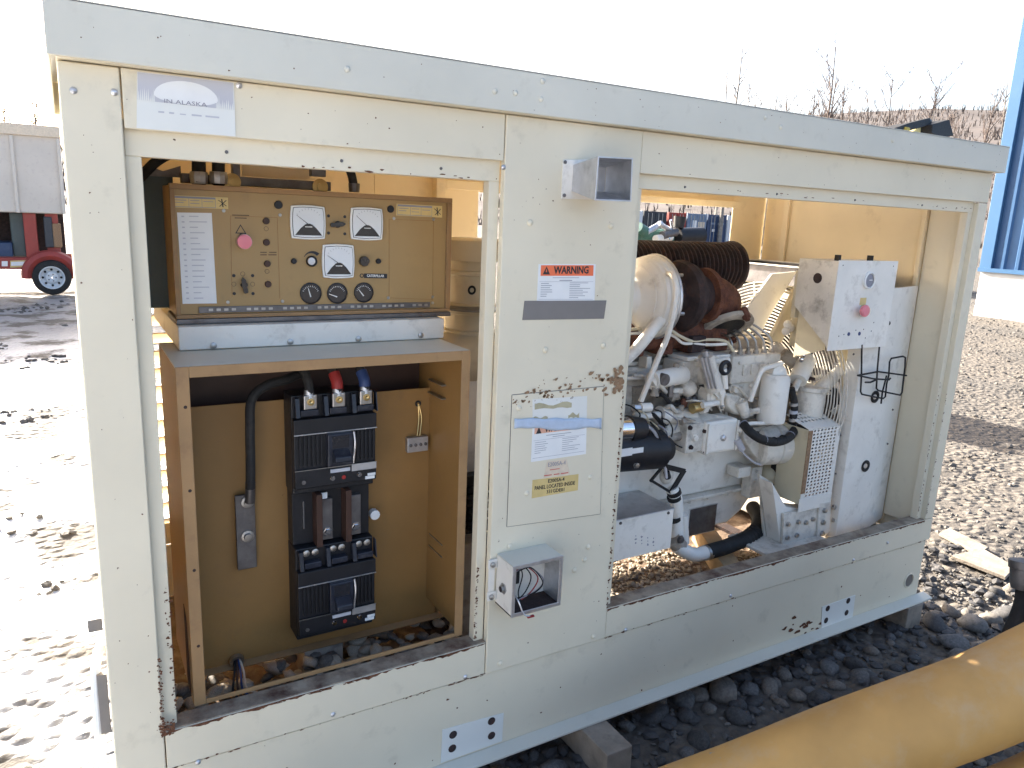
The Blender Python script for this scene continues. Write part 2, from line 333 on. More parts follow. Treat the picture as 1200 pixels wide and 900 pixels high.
# screws / rivets on the outside
dome = MB().lathe((0, 0, 0), (0, -1, 0), [(0, .0085), (.002, .0085), (.0055, .005), (.0065, .0005)], 10)
def stud(u, v, y=-.0035, s=1.0, m='cream', nm='rivet'):
    p = P(u, v, y); b_ = MB(); b_.v = [q*s+p for q in dome.v]; b_.f = list(dome.f); return b_.build(nm, m, enc)
for u, v in ((621,261),(716,265),(639,410),(707,405),(597,640),(689,641),(617,578),(691,559),(695,746),(673,668),(685,656),(586,777),(608,478)): stud(u, v)
for u, v in ((407,81),(580,107),(604,109),(636,95),(634,116),(915,149),(897,138),(1046,165)): stud(u, v, -.0365, .8, 'cream_roof')
for u, v in ((390,837),(232,893),(545,793),(856,698),(1000,656),(1040,636),(733,738),(280,100),(590,196),(86,106),(134,108)): stud(u, v, -.0005, .8, 'alu')
for k, x in enumerate((.30, .55, .80, 1.6, 2.0, 2.4, 2.8)): MB().lathe((x, .0195, ZO-.028), (0, -1, 0), [(0, .004), (.003, .003)], 8).build('rivet', 'steel_dark', enc)
# inset access cover: a sheet screwed on, with a dark joint line drawn by its real edge
pts = [P(600,463,-.0032), P(707,453,-.0032), P(703,602,-.0032), P(594,617,-.0032)]
MB().prism(pts, (0, -.0022, 0)).build('access_cover', 'cream', enc, .0006)
fr = MB()
for a, b_ in ((0,1),(1,2),(2,3),(3,0)):
    p, q = pts[a], pts[b_]; d = (q-p).normalized(); n_ = d.cross(Vector((0,1,0)))
    fr.obox((p+q)/2+Vector((0,-.0001,0)), d, (0,1,0), n_, (q-p).length/2, .0012, .0014)
fr.build('cover_joint', 'steel_dark', enc)
# --- paint damage: small irregular flakes down to primer and rust
def flake(mb, c, r, y, el=1.0, ang=0.0, ax='xz'):
    k = random.randint(6, 9); ps = []
    for i in range(k):
        t = 2*math.pi*i/k; q = r*random.uniform(.45, 1.2); a = q*math.cos(t)*el; b2 = q*math.sin(t)
        a, b2 = a*math.cos(ang)-b2*math.sin(ang), a*math.sin(ang)+b2*math.cos(ang)
        ps.append((c[0]+a, y, c[1]+b2) if ax == 'xz' else (y, c[0]+a, c[1]+b2))
    n0 = len(mb.v); mb.add([(sum(p[j] for p in ps)/k) for j in range(3)] and [Vector((sum(p[0] for p in ps)/k, sum(p[1] for p in ps)/k, sum(p[2] for p in ps)/k))]+ps, [(0, 1+i, 1+(i+1) % k) for i in range(k)])
fl = MB()
for i in range(95):                     # drift of chips across the centre panel
    t = random.random(); u = 600+t*128; v = 470-t*30+random.gauss(0, 7)
    p = P(u, v, 0); flake(fl, (p.x, p.z), random.uniform(.0012, .0052)*(1+.5*t), -.0060, random.uniform(1, 1.8), random.uniform(-.4, .6))
for i in range(26): p = P(722+random.gauss(0, 4.5), 444+random.gauss(0, 9), 0); flake(fl, (min(p.x, XC-.012), p.z), random.uniform(.004, .011), -.0061-.00002*i, 1)
kind(fl.build('paint_chip', 'primer_chip', enc, smooth=0), 'stuff')
fl = MB()
def edge_rust(x0, x1, z0, z1, n_, rmin, rmax, y, ax='xz'):
    for i in range(n_):
        a = random.uniform(x0, x1); b2 = random.uniform(z0, z1); flake(fl, (a, b2), random.uniform(rmin, rmax), y-.00002*(i % 40), random.uniform(1, 6) if z1-z0 < .015 else random.uniform(.5, 1.5), 0, ax)
for x0, x1 in ((XA, XB), (XC, XD)):
    edge_rust(x0, x1, ZB-.007, ZB-.003, 50, .001, .004, -.0006)
    re_ = MB(); n2 = int((x1-x0)*160); tp_, bt_ = [], []
    for i in range(n2+1):
        x = x0+.002+(x1-x0-.004)*i/n2; a_ = mnoise.noise((x*14, 7.7, 0))*.5+mnoise.noise((x*55, 2.2, 0))*.5+mnoise.noise((x*160, 5.2, 0))*.25
        tp_.append(Vector((x, -.0011, ZB-.0014))); bt_.append(Vector((x, -.0011, ZB-.0017-max(0, .0040+a_*.0125))))
    re_.add(tp_+bt_, [(i, i+1, n2+2+i, n2+1+i) for i in range(n2)]); re_.build('rusted_edge', 'rust_chip', enc, smooth=0)
edge_rust(XA+.02, XA+.034, .39, .75, 46, .001, .0045, .0200); edge_rust(XA-.006, XA+.003, .39, .58, 90, .0008, .0032, -.0006)
edge_rust(XA-.01, XA+.022, .372, .41, 70, .0015, .0045, -.0010)
edge_rust(XC-.006, XC-.001, .38, 1.15, 110, .001, .0045, -.0036); edge_rust(XB-.030, XB-.022, .39, .62, 60, .001, .004, .0200); edge_rust(XD-.029, XD-.022, .39, 1.0, 60, .001, .0042, .0200)
edge_rust(XD-.003, XD+.006, .38, .95, 46, .001, .004, -.0006)
edge_rust(.45, XB, ZO-.048, ZO-.040, 14, .001, .003, .0189); edge_rust(XC, XD, ZO-.034, ZO-.024, 30, .0007, .0020, .0189)
edge_rust(XC, XE, ZS-.002, ZS+.004, 40, .001, .003, -.0006); edge_rust(XA, XB, ZS-.002, ZS+.004, 40, .001, .003, -.0006)
edge_rust(.15, 3.15, .02, .25, 30, .0012, .0045, .0054)
edge_rust(XB+.02, XC-.02, .3, 1.8, 55, .0008, .0026, -.0036); edge_rust(XA, XE, 1.745, 1.84, 50, .0008, .0022, -.0006); edge_rust(0.01, 3.2, 1.86, 1.94, 45, .0008, .0022, -.0366)
edge_rust(.01, .10, .3, 1.8, 24, .0008, .0025, -.0006)
for i in range(20): p = P(947+random.gauss(0, 12), 738+random.gauss(0, 5), 0); flake(fl, (p.x, p.z), random.uniform(.004, .010), .0050-.00002*i, 2.2)
kind(fl.build('rust_spot', 'rust_chip', enc, smooth=0), 'stuff')
# bare-metal mounting patches on the skid
def patch(pix, holes):
    ps = [P(u, v, .0055) for u, v in pix]; MB().prism(ps, (0, -.0025, 0)).build('mounting_patch', 'sticker_pale', enc, .0008)
    for u, v in holes:
        p = P(u, v, .003); MB().lathe(p, (0, -1, 0), [(0, .013), (.0006, .013), (.0007, .001)], 12).build('bolt_hole', 'rust_dark', enc)
patch([(518,855),(590,835),(588,868),(516,894)], [(531,861),(530,877),(576,845),(576,862)])
patch([(963,711),(1002,697),(998,727),(962,739)], [(970,713),(968,727),(994,704),(992,718)])
p = P(1065, 680, .0055); MB().lathe(p, (0, -1, 0), [(-.004, .036), (.002, .036), (.004, .030), (-.003, .029)], 20, False).build('lifting_hole_rim', 'cream', enc)
MB().lathe(p, (0, -1, 0), [(0, .029), (.0006, .001)], 20).build('lifting_hole', 'stone_warm', enc)

# --- stickers on the front
def quadp(pix, y, t, nm, m, par=None):
    ps = [P(u, v, y) for u, v in pix]; return MB().prism(ps, (0, -t, 0)).build(nm, m, par or enc)
def bilerp(pix, a, b_):
    (x0,y0),(x1,y1),(x2,y2),(x3,y3) = pix   # TL TR BR BL
    return ((x0*(1-a)+x1*a)*(1-b_)+(x3*(1-a)+x2*a)*b_, (y0*(1-a)+y1*a)*(1-b_)+(y3*(1-a)+y2*a)*b_)
def inset(pix, a0, a1, b0, b1): return [bilerp(pix, a0, b0), bilerp(pix, a1, b0), bilerp(pix, a1, b1), bilerp(pix, a0, b1)]
def fine_lines(pix, y, cells, par, m='ink_grey'):
    mb = MB()
    for (a0, a1, b0, b1) in cells: mb.prism([P(u, v, y) for u, v in inset(pix, a0, a1, b0, b1)], (0, -.0003, 0))
    return mb.build('fine_print', m, par, smooth=0)
def ptext(s_, pix, y, a, b_, hfrac, m, par, bold=0, squeeze=1.0, align='CENTER'):
    tl, tr, bl = P(*pix[0], y), P(*pix[1], y), P(*pix[3], y); c = P(*bilerp(pix, a, b_), y)
    h = (tl-bl).length*hfrac
    return text(s_, h*1.38, c, tr-tl, (0, 0, 1), m, par, bold=bold*h, squeeze=squeeze, align=align)
WS = [(631,309.5),(698,309.5),(696.5,352.5),(629,352.5)]
yb = -.0033
st = quadp(WS, yb, .0006, 'warning_sticker', 'white_paper')
quadp(inset(WS, .045, .965, .03, .32), yb-.0007, .0003, 'orange_band', 'orange', st)
def tri(pix, a, b0, b1, wd, y, par):
    MB().prism([P(*bilerp(pix, a, b0), y), P(*bilerp(pix, a+wd, b1), y), P(*bilerp(pix, a-wd, b1), y)], (0, -.0003, 0)).build('alert_triangle', 'ink', par)
tri(WS, .145, .06, .28, .062, yb-.0011, st)
MB().prism([P(*bilerp(WS, .145, .12), yb-.0015), P(*bilerp(WS, .157, .22), yb-.0015), P(*bilerp(WS, .133, .22), yb-.0015)], (0, -.0003, 0)).build('alert_mark', 'orange', st)
ptext('WARNING', WS, yb-.0012, .585, .172, .205, 'ink', st, bold=.035, squeeze=.86)
rl = random.Random(3)
cells = [(.26, .72, .365, .378), (.38, .60, .435, .455), (.03, .97, .475, .481), (.03, .97, .955, .962)]
for i in range(7): cells.append((.06, .06+rl.uniform(.10, .26), .52+i*.058, .535+i*.058))
for i in range(9): cells.append((.56, .56+rl.uniform(.12, .36), .505+i*.05, .519+i*.05))
fine_lines(WS, yb-.0007, cells, st)
quadp([(614.5,352.5),(710.5,352.0),(707.5,373.5),(612,375)], yb-.0002, .0012, 'grey_tape', 'tape_grey')
yc = -.0056
OS = [(624,468),(688,464),(687.5,491),(624,493)]
o_ = quadp(OS, yc, .0004, 'torn_sticker', 'sticker_pale')
gl = MB()
for a0, a1, b0, b1 in ((.04,.72,.18,.5),(.02,.28,.8,1.0),(.66,.86,.68,.95)):
    pp = [P(*bilerp(OS, a0+(a1-a0)*t, b0+(b1-b0)*(.25*math.sin(9*t+b0*20)+.25)), yc-.0005) for t in [k/8 for k in range(9)]]+[P(*bilerp(OS, a0+(a1-a0)*t, b1-(b1-b0)*.2*abs(math.sin(7*t+3))), yc-.0005) for t in [k/8 for k in range(8, -1, -1)]]
    gl.prism(pp, (0, -.0002, 0))
gl.build('glue_residue', 'glue', o_, smooth=0)
W2 = [(624,501),(687.5,494),(686.5,532),(622,541.5)]
s2 = quadp(W2, yc, .0006, 'warning_sticker', 'white_paper')
quadp(inset(W2, .04, .96, .02, .2), yc-.0007, .0003, 'orange_band', 'orange_faded', s2)
tri(W2, .12, .0, .2, .05, yc-.0011, s2)
ptext('WAR', W2, yc-.0012, .36, .10, .17, 'ink', s2, bold=.03, squeeze=.85)
cells = [(.26, .72, .27, .285), (.38, .60, .33, .345), (.03, .97, .39, .396), (.03, .97, .90, .908)]
for i in range(6): cells.append((.06, .06+rl.uniform(.10, .26), .45+i*.062, .462+i*.062))
for i in range(7): cells.append((.56, .56+rl.uniform(.12, .36), .43+i*.06, .442+i*.06))
fine_lines(W2, yc-.0007, cells, s2)
# crumpled pale blue tape strip
tp = MB(); N_ = 26; rows = 4; vsx = []
for i in range(N_+1):
    for j in range(rows+1):
        a = i/N_; b_ = j/rows; u = 603+a*102; v = 490.5+b_*(12.5-1.5*math.sin(a*9))+.6*math.sin(a*23+j)
        q = P(u, v, yc-.0022-.0028*abs(math.sin(a*17+j*1.3)+.4*math.sin(a*41+j*2.1))); vsx.append(q)
ffx = [(i*(rows+1)+j, (i+1)*(rows+1)+j, (i+1)*(rows+1)+j+1, i*(rows+1)+j+1) for i in range(N_) for j in range(rows)]
to_ = tp.add(vsx, ffx).build('crumpled_tape', 'tape_blue', enc, smooth=60)
sol = to_.modifiers.new('thick', 'SOLIDIFY'); sol.thickness = .0012
F1 = [(641,541),(664,538),(668,556),(637,560)]
f1 = quadp(F1, yc, .0004, 'faded_label', 'faded_label'); ptext('E2005A-4', F1, yc-.0006, .5, .22, .26, 'ink_grey', f1, squeeze=.9)
fine_lines(F1, yc-.0005, [(.2,.62,.52,.57),(.0,.3,.84,.9),(.38,.6,.84,.9),(.66,.95,.84,.9)], f1, 'ink_red')
Y2 = [(624,562.5),(678,555.5),(677,574.5),(623,584)]
y2 = quadp(Y2, yc, .0005, 'yellow_label', 'yellow_label')
ptext('E2005A-4', Y2, yc-.0008, .52, .19, .20, 'ink', y2, bold=.004, squeeze=.95)
ptext('PANEL LOCATED INSIDE', Y2, yc-.0008, .50, .50, .22, 'ink', y2, bold=.004, squeeze=.76)
ptext('331GDE01', Y2, yc-.0008, .52, .80, .20, 'ink', y2, bold=.004, squeeze=.95)
# pale company plate above the left bay: dark night sky, pale oval, fir silhouettes
CP = [(160.5,84),(274,97),(276,160),(160,150)]
cp = quadp(CP, -.0006, .0012, 'company_sticker', 'sticker_pale')
DK = [(161,84.5),(273,97),(273.5,129),(161.5,117)]
ngt = quadp(DK, -.0020, .0004, 'dark_sky_print', 'ink_soft', cp)  # ink lightened, with the veil of flare put into its colour
ov = [P(*bilerp(DK, .505+.335*math.cos(t), .72+.58*math.sin(t) if math.sin(t) < 0 else .72+.27*math.sin(t)), -.0026) for t in [2*math.pi*k/40 for k in range(40)]]
MB().prism(ov, (0, -.0003, 0)).build('pale_oval', 'white_paper', cp)
fr = MB(); rl = random.Random(5)
for a in list(np.linspace(.01, .17, 9))+list(np.linspace(.83, .99, 9)):
    h = rl.uniform(.2, .5); wd = .009
    fr.prism([P(*bilerp(DK, a-wd, 1.0), -.0025), P(*bilerp(DK, a+wd, 1.0), -.0025), P(*bilerp(DK, a, 1.0-h), -.0025)], (0, -.0003, 0))
fr.build('fir_print', 'sticker_pale', cp, smooth=0)
ptext('IN ALASKA', DK, -.0031, .50, .93, .155, 'ink_grey', cp, squeeze=1.5)
fine_lines(CP, -.0020, [(.22,.28,.66,.69),(.33,.38,.66,.69),(.44,.5,.67,.69),(.56,.66,.66,.69),(.7,.84,.66,.69)], cp, 'ink_soft')

# ------------------------------------------------------------------ air horn and open conduit box on the front
hn = thing('intake_horn', 'pale grey flared square sheet-metal horn on the centre panel', 'horn', (1.2, -.003, 1.6))
MB().prism([P(659,187,-.0035), P(700,187,-.0035), P(700,234,-.0035), P(657,233,-.0035)], (0, -.004, 0)).build('mounting_plate', 'eng_clean', hn, .001)
i4 = [P(u, v, -.008) for u, v in ((672,193),(712,195),(710,226),(670,224))]
ty = -.135; o4 = [P(u, v, ty) for u, v in ((701,183),(742,185),(740,236.5),(697,235))]
hm = MB(); t_ = .003
c_i = sum(i4, Vector())/4; c_o = sum(o4, Vector())/4
ii = [c_i+(p-c_i)*.93 for p in i4]; oi = [c_o+(p-c_o)*.93 for p in o4]
hm.add(i4+o4+ii+oi, [(k, (k+1) % 4, 4+(k+1) % 4, 4+k) for k in range(4)]+[(8+k, 12+k, 12+(k+1) % 4, 8+(k+1) % 4) for k in range(4)]+[(4+k, 4+(k+1) % 4, 12+(k+1) % 4, 12+k) for k in range(4)])
hm.build('flared_duct', 'alu', hn, .0008)
MB().prism([p+Vector((0, .002, 0)) for p in ii], (0, .002, 0)).build('duct_throat', 'alu', hn)
for u, v in ((662,190),(661,229)): MB().lathe(P(u, v, -.0075), (0, -1, 0), [(0, .005), (.003, .005), (.004, .002)], 8).build('screw', 'steel_dark', hn)

cb = thing('conduit_box', 'small open weathered conduit box with loose wires on the centre panel', 'electrical box', (1.05, -.003, .6))
yf = -.095; fo = [P(u, v, yf) for u, v in ((601,662),(659,653),(656,709),(599,722.5))]
X0, X1, Z0, Z1 = (fo[0].x+fo[3].x)/2, (fo[1].x+fo[2].x)/2, (fo[3].z+fo[2].z)/2, (fo[0].z+fo[1].z)/2
tw = .004
MB().box(X0, X1, yf, -.0035, Z1-tw, Z1).build('top_plate', 'cream_roof', cb, .001)
MB().box(X0, X1, yf, -.0035, Z0, Z0+tw).build('bottom_plate', 'rust_dark', cb, .001)
MB().box(X0, X0+tw, yf+.0005, -.0035, Z0+tw+.0002, Z1-tw-.0002).build('side_plate', 'eng_clean', cb, .001)
MB().box(X1-tw, X1, yf+.0005, -.0035, Z0+tw+.0002, Z1-tw-.0002).build('side_plate', 'alu', cb, .001)
MB().box(X0+tw+.0002, X1-tw-.0002, -.012, -.0037, Z0+tw+.0002, Z1-tw-.0002).build('back_plate', 'eng_clean', cb)
lip = MB()
for a in ((X0, X1, Z1-.010, Z1+.001), (X0, X1, Z0-.001, Z0+.010)): lip.box(a[0]-.001, a[1]+.001, yf-.003, yf-.0002, a[2], a[3])
for a in ((X0-.001, X0+.010), (X1-.010, X1+.001)): lip.box(a[0], a[1], yf-.003, yf-.0002, Z0+.0102, Z1-.0102)
lip.build('rim', 'alu', cb, .001)
mdx, mdz = (X0+X1)/2, (Z0+Z1)/2
MB().cbox((X0+.035, -.03, mdz+.012), .038, .034, .042).build('terminal_block', 'black_plastic', cb, .003)
for k, (a, q1, q2) in enumerate((('rubber', .030, .045), ('rubber', .055, .020), ('red_rubber', .075, .050), ('ink_grey', .090, .035), ('rubber', .085, .060))):
    MB().tube([(X0+.028+.004*k, -.045, mdz+.03), (X0+.035+.010*k, -.055-.004*k, Z1-.014-.004*k), (X0+.03+q1, -.05-.006*k, mdz+.02-.006*k), (X0+.025+q1*.9, -.045-.005*k, mdz-.035), (X0+.03+q2*.6, -.05, Z0+.012+.003*k)], .0019, 6).build('wire', a, cb)
MB().tube([(X0+.022, -.06, mdz-.02), (X0+.022, yf, Z0+.045), (X0+.035, yf-.012, Z0+.008), (X0+.055, yf-.016, Z0-.003)], .0022, 6).build('wire', 'alu', cb)
MB().box(X0+.045, X0+.066, yf-.02, yf-.012, Z0-.005, Z0-.001).build('wire_end', 'red_rubber', cb)
MB().lathe((X0, yf+.045, mdz-.01), (-1, 0, 0), [(0, .016), (.004, .016), (.0045, .010), (.011, .010)], 6).build('conduit_nut', 'steel', cb)
MB().lathe((X0-.0112, yf+.045, mdz-.01), (-1, 0, 0), [(0, .0085), (.0006, .0085)], 12).build('conduit_bore', 'rust_dark', cb)
MB().box(X1-.001, X1+.005, yf+.004, yf+.012, mdz-.045, mdz-.025).build('latch', 'steel_dark', cb)
for zz in (mdz+.05, mdz-.05):
    MB().box(X0-.030, X0, -.012, -.0035, zz-.014, zz+.014).build('mounting_ear', 'eng_clean', cb, .003)
    MB().lathe((X0-.018, -.012, zz), (0, -1, 0), [(0, .008), (.006, .008), (.008, .004)], 8).build('bolt', 'steel', cb)
MB().box(X0-.027, X0-.008, -.010, -.0036, mdz-.036, mdz+.036).build('mounting_strap', 'eng_clean', cb, .002)

# hinge straps on the left end of the enclosure
MB().box(-.022, -.001, .03, .055, .40, .55).build('hinge_strap', 'tape_grey', enc, .002)
MB().box(-.030, -.001, .03, .06, .66, .69).build('hinge_strap', 'tape_grey', enc, .002)
MB().tube([(-.006, .05, .62), (-.022, .05, .56), (-.026, .05, .40), (-.034, .05, .25), (-.07, .02, -.06)], .011, 10).build('drain_hose', 'white_mark', enc)
# ------------------------------------------------------------------ left bay: control panel
YP = .30
def rect(u0, v0, u1, v1, Y):
    um, vm = (u0+u1)/2, (v0+v1)/2
    return P(u0, vm, Y).x, P(u1, vm, Y).x, P(um, v1, Y).z, P(um, v0, Y).z
cpn = thing('control_panel', 'tan sheet-metal control panel with three square meters and round gauges', 'control panel', (.6, .4, 1.32))
x0, x1, z0, z1 = .2175, .962, 1.321, 1.643
sh = MB().box(x0, x1, YP+.012, YP+.19, z0, z1)
MB().box(x0, x1, YP+.0125, YP+.19, z0, z1).build('housing', 'tan', cpn, .003)
rim = MB()
rim.box(x0-.003, x1+.003, YP-.008, YP+.012, z1-.010, z1+.003); rim.box(x0-.003, x1+.003, YP-.008, YP+.012, z0-.003, z0+.007)
rim.box(x0-.003, x0+.008, YP-.008, YP+.012, z0+.0072, z1-.0102); rim.box(x1-.012, x1+.003, YP-.008, YP+.012, z0+.0072, z1-.0102)
rim.build('rim', 'tan_edge', cpn, .0015)
MB().box(x0+.0085, x1-.0125, YP, YP+.012, z0+.0075, z1-.0105).build('face_plate', 'tan', cpn)
MB().box(x0+.05, x1-.06, YP-.004, YP-.0002, z0+.010, z0+.026).build('hinge_strip', 'steel_dark', cpn, .001)
kn = MB()
for k in range(34):
    xx = x0+.055+k*.0185
    if k % 5: kn.box(xx, xx+.010, YP-.006, YP-.0042, z0+.015, z0+.021)
kind(kn.build('hinge_knuckle', 'steel', cpn), 'stuff')
MB().box(x0-.004, x1+.004, YP-.012, YP+.17, z0-.016, z0-.0035).build('base_angle', 'steel_dark', cpn, .002)
yq = YP-.0004
def face(u, v): return P(u, v, yq)
def disc(nm, u, v, r, t, m, par, n=20, y=None, prof=None):
    p = P(u, v, yq if y is None else y); return MB().lathe(p, (0, -1, 0), prof or [(0, r), (t*.7, r), (t, r*.88), (t+.0001, .0005)], n).build(nm, m, par)
ch = quadp([(207.4,249),(248,249.6),(254,355.5),(214,356)], yq, .001, 'legend_sheet', 'white_paper', cpn)
CH = [(207.4,249),(248,249.6),(254,355.5),(214,356)]; rl = random.Random(8); cells = []
for i in range(16):
    b_ = .035+i*.06; cells.append((.12, .2, b_, b_+.014)); cells.append((.34, .34+rl.uniform(.2, .52), b_, b_+.010))
fine_lines(CH, yq-.0012, cells, ch, 'ink_soft')
def ylabel(pix, fig):
    l = quadp(pix, yq, .001, 'caution_label', 'yellow_label', cpn)
    fine_lines(pix, yq-.0012, [(.03,.78,.06,.22),(.03,.78,.90,.95),(.03,.036,.22,.9),(.31,.317,.22,.9),(.54,.547,.22,.9),(.775,.782,.06,.95)]+[(.06,.27,.35,.40),(.06,.22,.55,.60),(.34,.5,.35,.4),(.34,.5,.6,.65),(.57,.74,.4,.45)], l)
    if fig:
        mb = MB()
        for a0, b0, a1, b1 in ((.82,.25,.96,.75),(.96,.25,.84,.8),(.8,.55,.98,.5),(.88,.15,.9,.85)):
            mb.prism([P(*bilerp(pix, a0, b0), yq-.0012), P(*bilerp(pix, a0+.02, b0), yq-.0012), P(*bilerp(pix, a1+.02, b1), yq-.0012), P(*bilerp(pix, a1, b1), yq-.0012)], (0, -.0003, 0))
        mb.build('shock_pictogram', 'ink', l, smooth=0)
ylabel([(200,228.5),(267,231.5),(267.5,245),(200.5,243)], True); ylabel([(464.5,238.5),(518,241.5),(518,255),(464,252.5)], True)
# square meters
def meter(pix, scale_words, needle):
    c = P(*bilerp(pix, .5, .5), yq); wd = (P(*pix[1], yq)-P(*pix[0], yq)).length/2; ht = (P(*pix[0], yq)-P(*pix[3], yq)).length/2
    def outline(k, y): 
        o = []
        for (sx, sy) in ((-1, -1), (1, -1), (1, 1), (-1, 1)):
            for j in range(5):
                t = j/5; nx, ny = {(-1,-1):(1,-1),(1,-1):(1,1),(1,1):(-1,1),(-1,1):(-1,-1)}[(sx,sy)]
                a = sx*(1-t)+nx*t; b2 = sy*(1-t)+ny*t; bow = 1+.07*(1-abs(2*t-1)**2)
                if a in (-1, 1): a *= bow
                if b2 in (-1, 1): b2 *= bow
                o.append(Vector((c.x+a*wd*k*.95, y, c.z+b2*ht*k*.95)))
        return o
    m_ = MB().prism(outline(1, yq), (0, -.008, 0)).build('meter', 'white_mark', cpn, .002)
    MB().prism(outline(.90, yq-.0082), (0, -.0008, 0)).build('bezel_ring', 'gauge_black', m_)
    MB().prism(outline(.87, yq-.0092), (0, -.0006, 0)).build('dial', 'gauge_face', m_)
    yd = yq-.0100
    fan = [Vector((c.x+wd*.78*math.cos(t), yd, c.z-ht*.82)) for t in (math.pi, 0)]
    fan = [Vector((c.x-wd*.78, yd, c.z-ht*.76)), Vector((c.x+wd*.78, yd, c.z-ht*.76))]+[Vector((c.x+wd*q, yd, c.z+ht*h)) for q, h in ((.45,-.34),(.2,-.12),(.08,-.07),(-.08,-.07),(-.2,-.12),(-.45,-.34))]
    MB().prism(fan, (0, -.0006, 0)).build('dial_cover', 'gauge_black', m_)
    pv = Vector((c.x, yd-.0004, c.z-ht*.12)); a = needle; d = Vector((math.cos(a), 0, math.sin(a))); n_ = Vector((-d.z, 0, d.x))
    MB().prism([pv-n_*.0008, pv+n_*.0008, pv+d*wd*.85+n_*.0004, pv+d*wd*.85-n_*.0004], (0, -.0005, 0)).build('needle', 'ink', m_)
    tk = MB()
    for k in range(9):
        t = rad(40+k*12.5); q = Vector((c.x+math.cos(t)*wd*.78, yd, c.z-ht*.1+math.sin(t)*ht*.85)); dd = Vector((math.cos(t), 0, math.sin(t))); nn = Vector((-dd.z, 0, dd.x))
        tk.prism([q-nn*.0004, q+nn*.0004, q+dd*.004+nn*.0004, q+dd*.004-nn*.0004], (0, -.0003, 0))
    tk.build('scale_marks', 'ink_grey', m_, smooth=0)
    MB().box(c.x-wd*.2, c.x+wd*.2, yd-.0012, yd-.0007, c.z-ht*.28, c.z-ht*.24).build('scale_caption', 'white_mark', m_)
meter([(339.5,240),(380.5,241.5),(381,281),(340.5,280)], '', rad(143)); meter([(409.5,242.5),(447.5,243.5),(448,282.5),(411,281)], '', rad(140)); meter([(376.5,286),(414,286.5),(415,326),(378,326)], '', rad(146))
for u, v, r, nd in ((364,343.6,.029,105),(395,343.6,.0285,160),(426,342.7,.028,128)):
    g_ = disc('round_gauge', u, v, r, .006, 'black_plastic', cpn, 28)
    c = P(u, v, yq-.0064); MB().lathe(c, (0, -1, 0), [(0, r*.86), (.0005, r*.86), (.0006, .0005)], 28).build('dial', 'gauge_black', g_)
    d = Vector((math.cos(rad(nd)), 0, math.sin(rad(nd)))); n_ = Vector((-d.z, 0, d.x)); pv = c+Vector((0, -.0008, -r*.35))
    MB().prism([pv-n_*.0016, pv+n_*.0016, pv+d*r*.85+n_*.0006, pv+d*r*.85-n_*.0006], (0, -.0008, 0)).build('needle', 'white_mark', g_)
    tk = MB()
    for k in range(11):
        t = rad(25+k*13); dd = Vector((math.cos(t), 0, math.sin(t))); nn = Vector((-dd.z, 0, dd.x)); q = c+Vector((0, -.0007, -r*.1))+dd*r*.68
        tk.prism([q-nn*.0005, q+nn*.0005, q+dd*r*.12+nn*.0005, q+dd*r*.12-nn*.0005], (0, -.0003, 0))
    tk.build('scale_marks', 'white_mark', g_, smooth=0)
# push button, lamps, knobs, switches
pb = disc('push_button', 285.5, 283, .021, .004, 'chrome', cpn, 24, prof=[(0, .021), (.012, .019), (.013, .0005)])
MB().lathe(P(285.5, 283, yq-.0130), (0, -1, 0), [(0, .0165), (.010, .0185), (.016, .0175), (.018, .012), (.0185, .0005)], 24).build('cap', 'pink', pb)
for u, v in ((311.6,259),(312,284),(313,309),(314,333)): disc('indicator_lamp', u, v, .0085, .006, 'brown_bakelite', cpn, 16)
for u, v, r in ((326,240,.0105),(457.5,245,.0100)): disc('black_plug', u, v, r, .005, 'black_plastic', cpn)
for u, v in ((262,247),(328,252),(267,354),(331,353),(461.5,256),(508,257),(455,349),(507,348),(507,355)): disc('screw', u, v, .0045, .002, 'steel', cpn, 8)
for u, v in ((344,306),(443,306)): disc('toggle', u, v, .0075, .008, 'black_plastic', cpn, 12)
k_ = disc('knob', 364.7, 306, .0145, .012, 'black_plastic', cpn, 20); MB().lathe(P(364.7, 306, yq-.0122), (0, -1, 0), [(0, .010), (.005, .0095), (.0055, .0005)], 20).build('cap', 'alu', k_)
arc = MB(); c = P(364.7, 306, yq); ps = [c+Vector((math.cos(t), 0, math.sin(t)))*.021 for t in [rad(150-k*12) for k in range(10)]]; qs = [c+Vector((math.cos(t), 0, math.sin(t)))*(.022+.0009*k) for k, t in enumerate([rad(150-k*12) for k in range(10)])]
arc.prism(ps+qs[::-1], (0, -.0004, 0)).build('sweep_mark', 'ink', cpn)
disc('knob', 426, 306, .0145, .014, 'gauge_black', cpn, 20)
def selector(u, v, ang, L_):
    s_ = disc('selector_switch', u, v, .009, .006, 'black_plastic', cpn); c = P(u, v, yq-.0063); d = Vector((math.cos(ang), 0, math.sin(ang))); n_ = Vector((-d.z, 0, d.x))
    MB().prism([c-d*L_*.9-n_*.0055, c-d*L_-n_*.003, c-d*L_+n_*.003, c-d*L_*.9+n_*.0055, c+d*L_*.6+n_*.006, c+d*L_, c+d*L_*.6-n_*.006], (0, -.010, 0)).build('lever', 'gauge_black', s_, .001)
selector(395.5, 263, rad(6), .021); selector(286, 334, rad(100), .021)
for u, v in ((274,323),(296,323),(274.5,344),(296.5,344),(385,253),(404,254),(385,273),(404,274)): disc('index_dot', u, v, .0042, .0006, 'ink', cpn, 12)
for u, v in ((274,333),(296,333),(284.5,321),(312,268),(313,318)): MB().ring(P(u, v, yq), (0, 1, 0), .0055, .0004, 16, 4).build('index_ring', 'ink', cpn)
c = P(282, 269, yq); MB().prism([c+Vector((-.0135, 0, -.010)), c+Vector((.0135, 0, -.010)), c+Vector((0, 0, .013))], (0, -.0003, 0)).build('alert_triangle', 'ink', cpn)
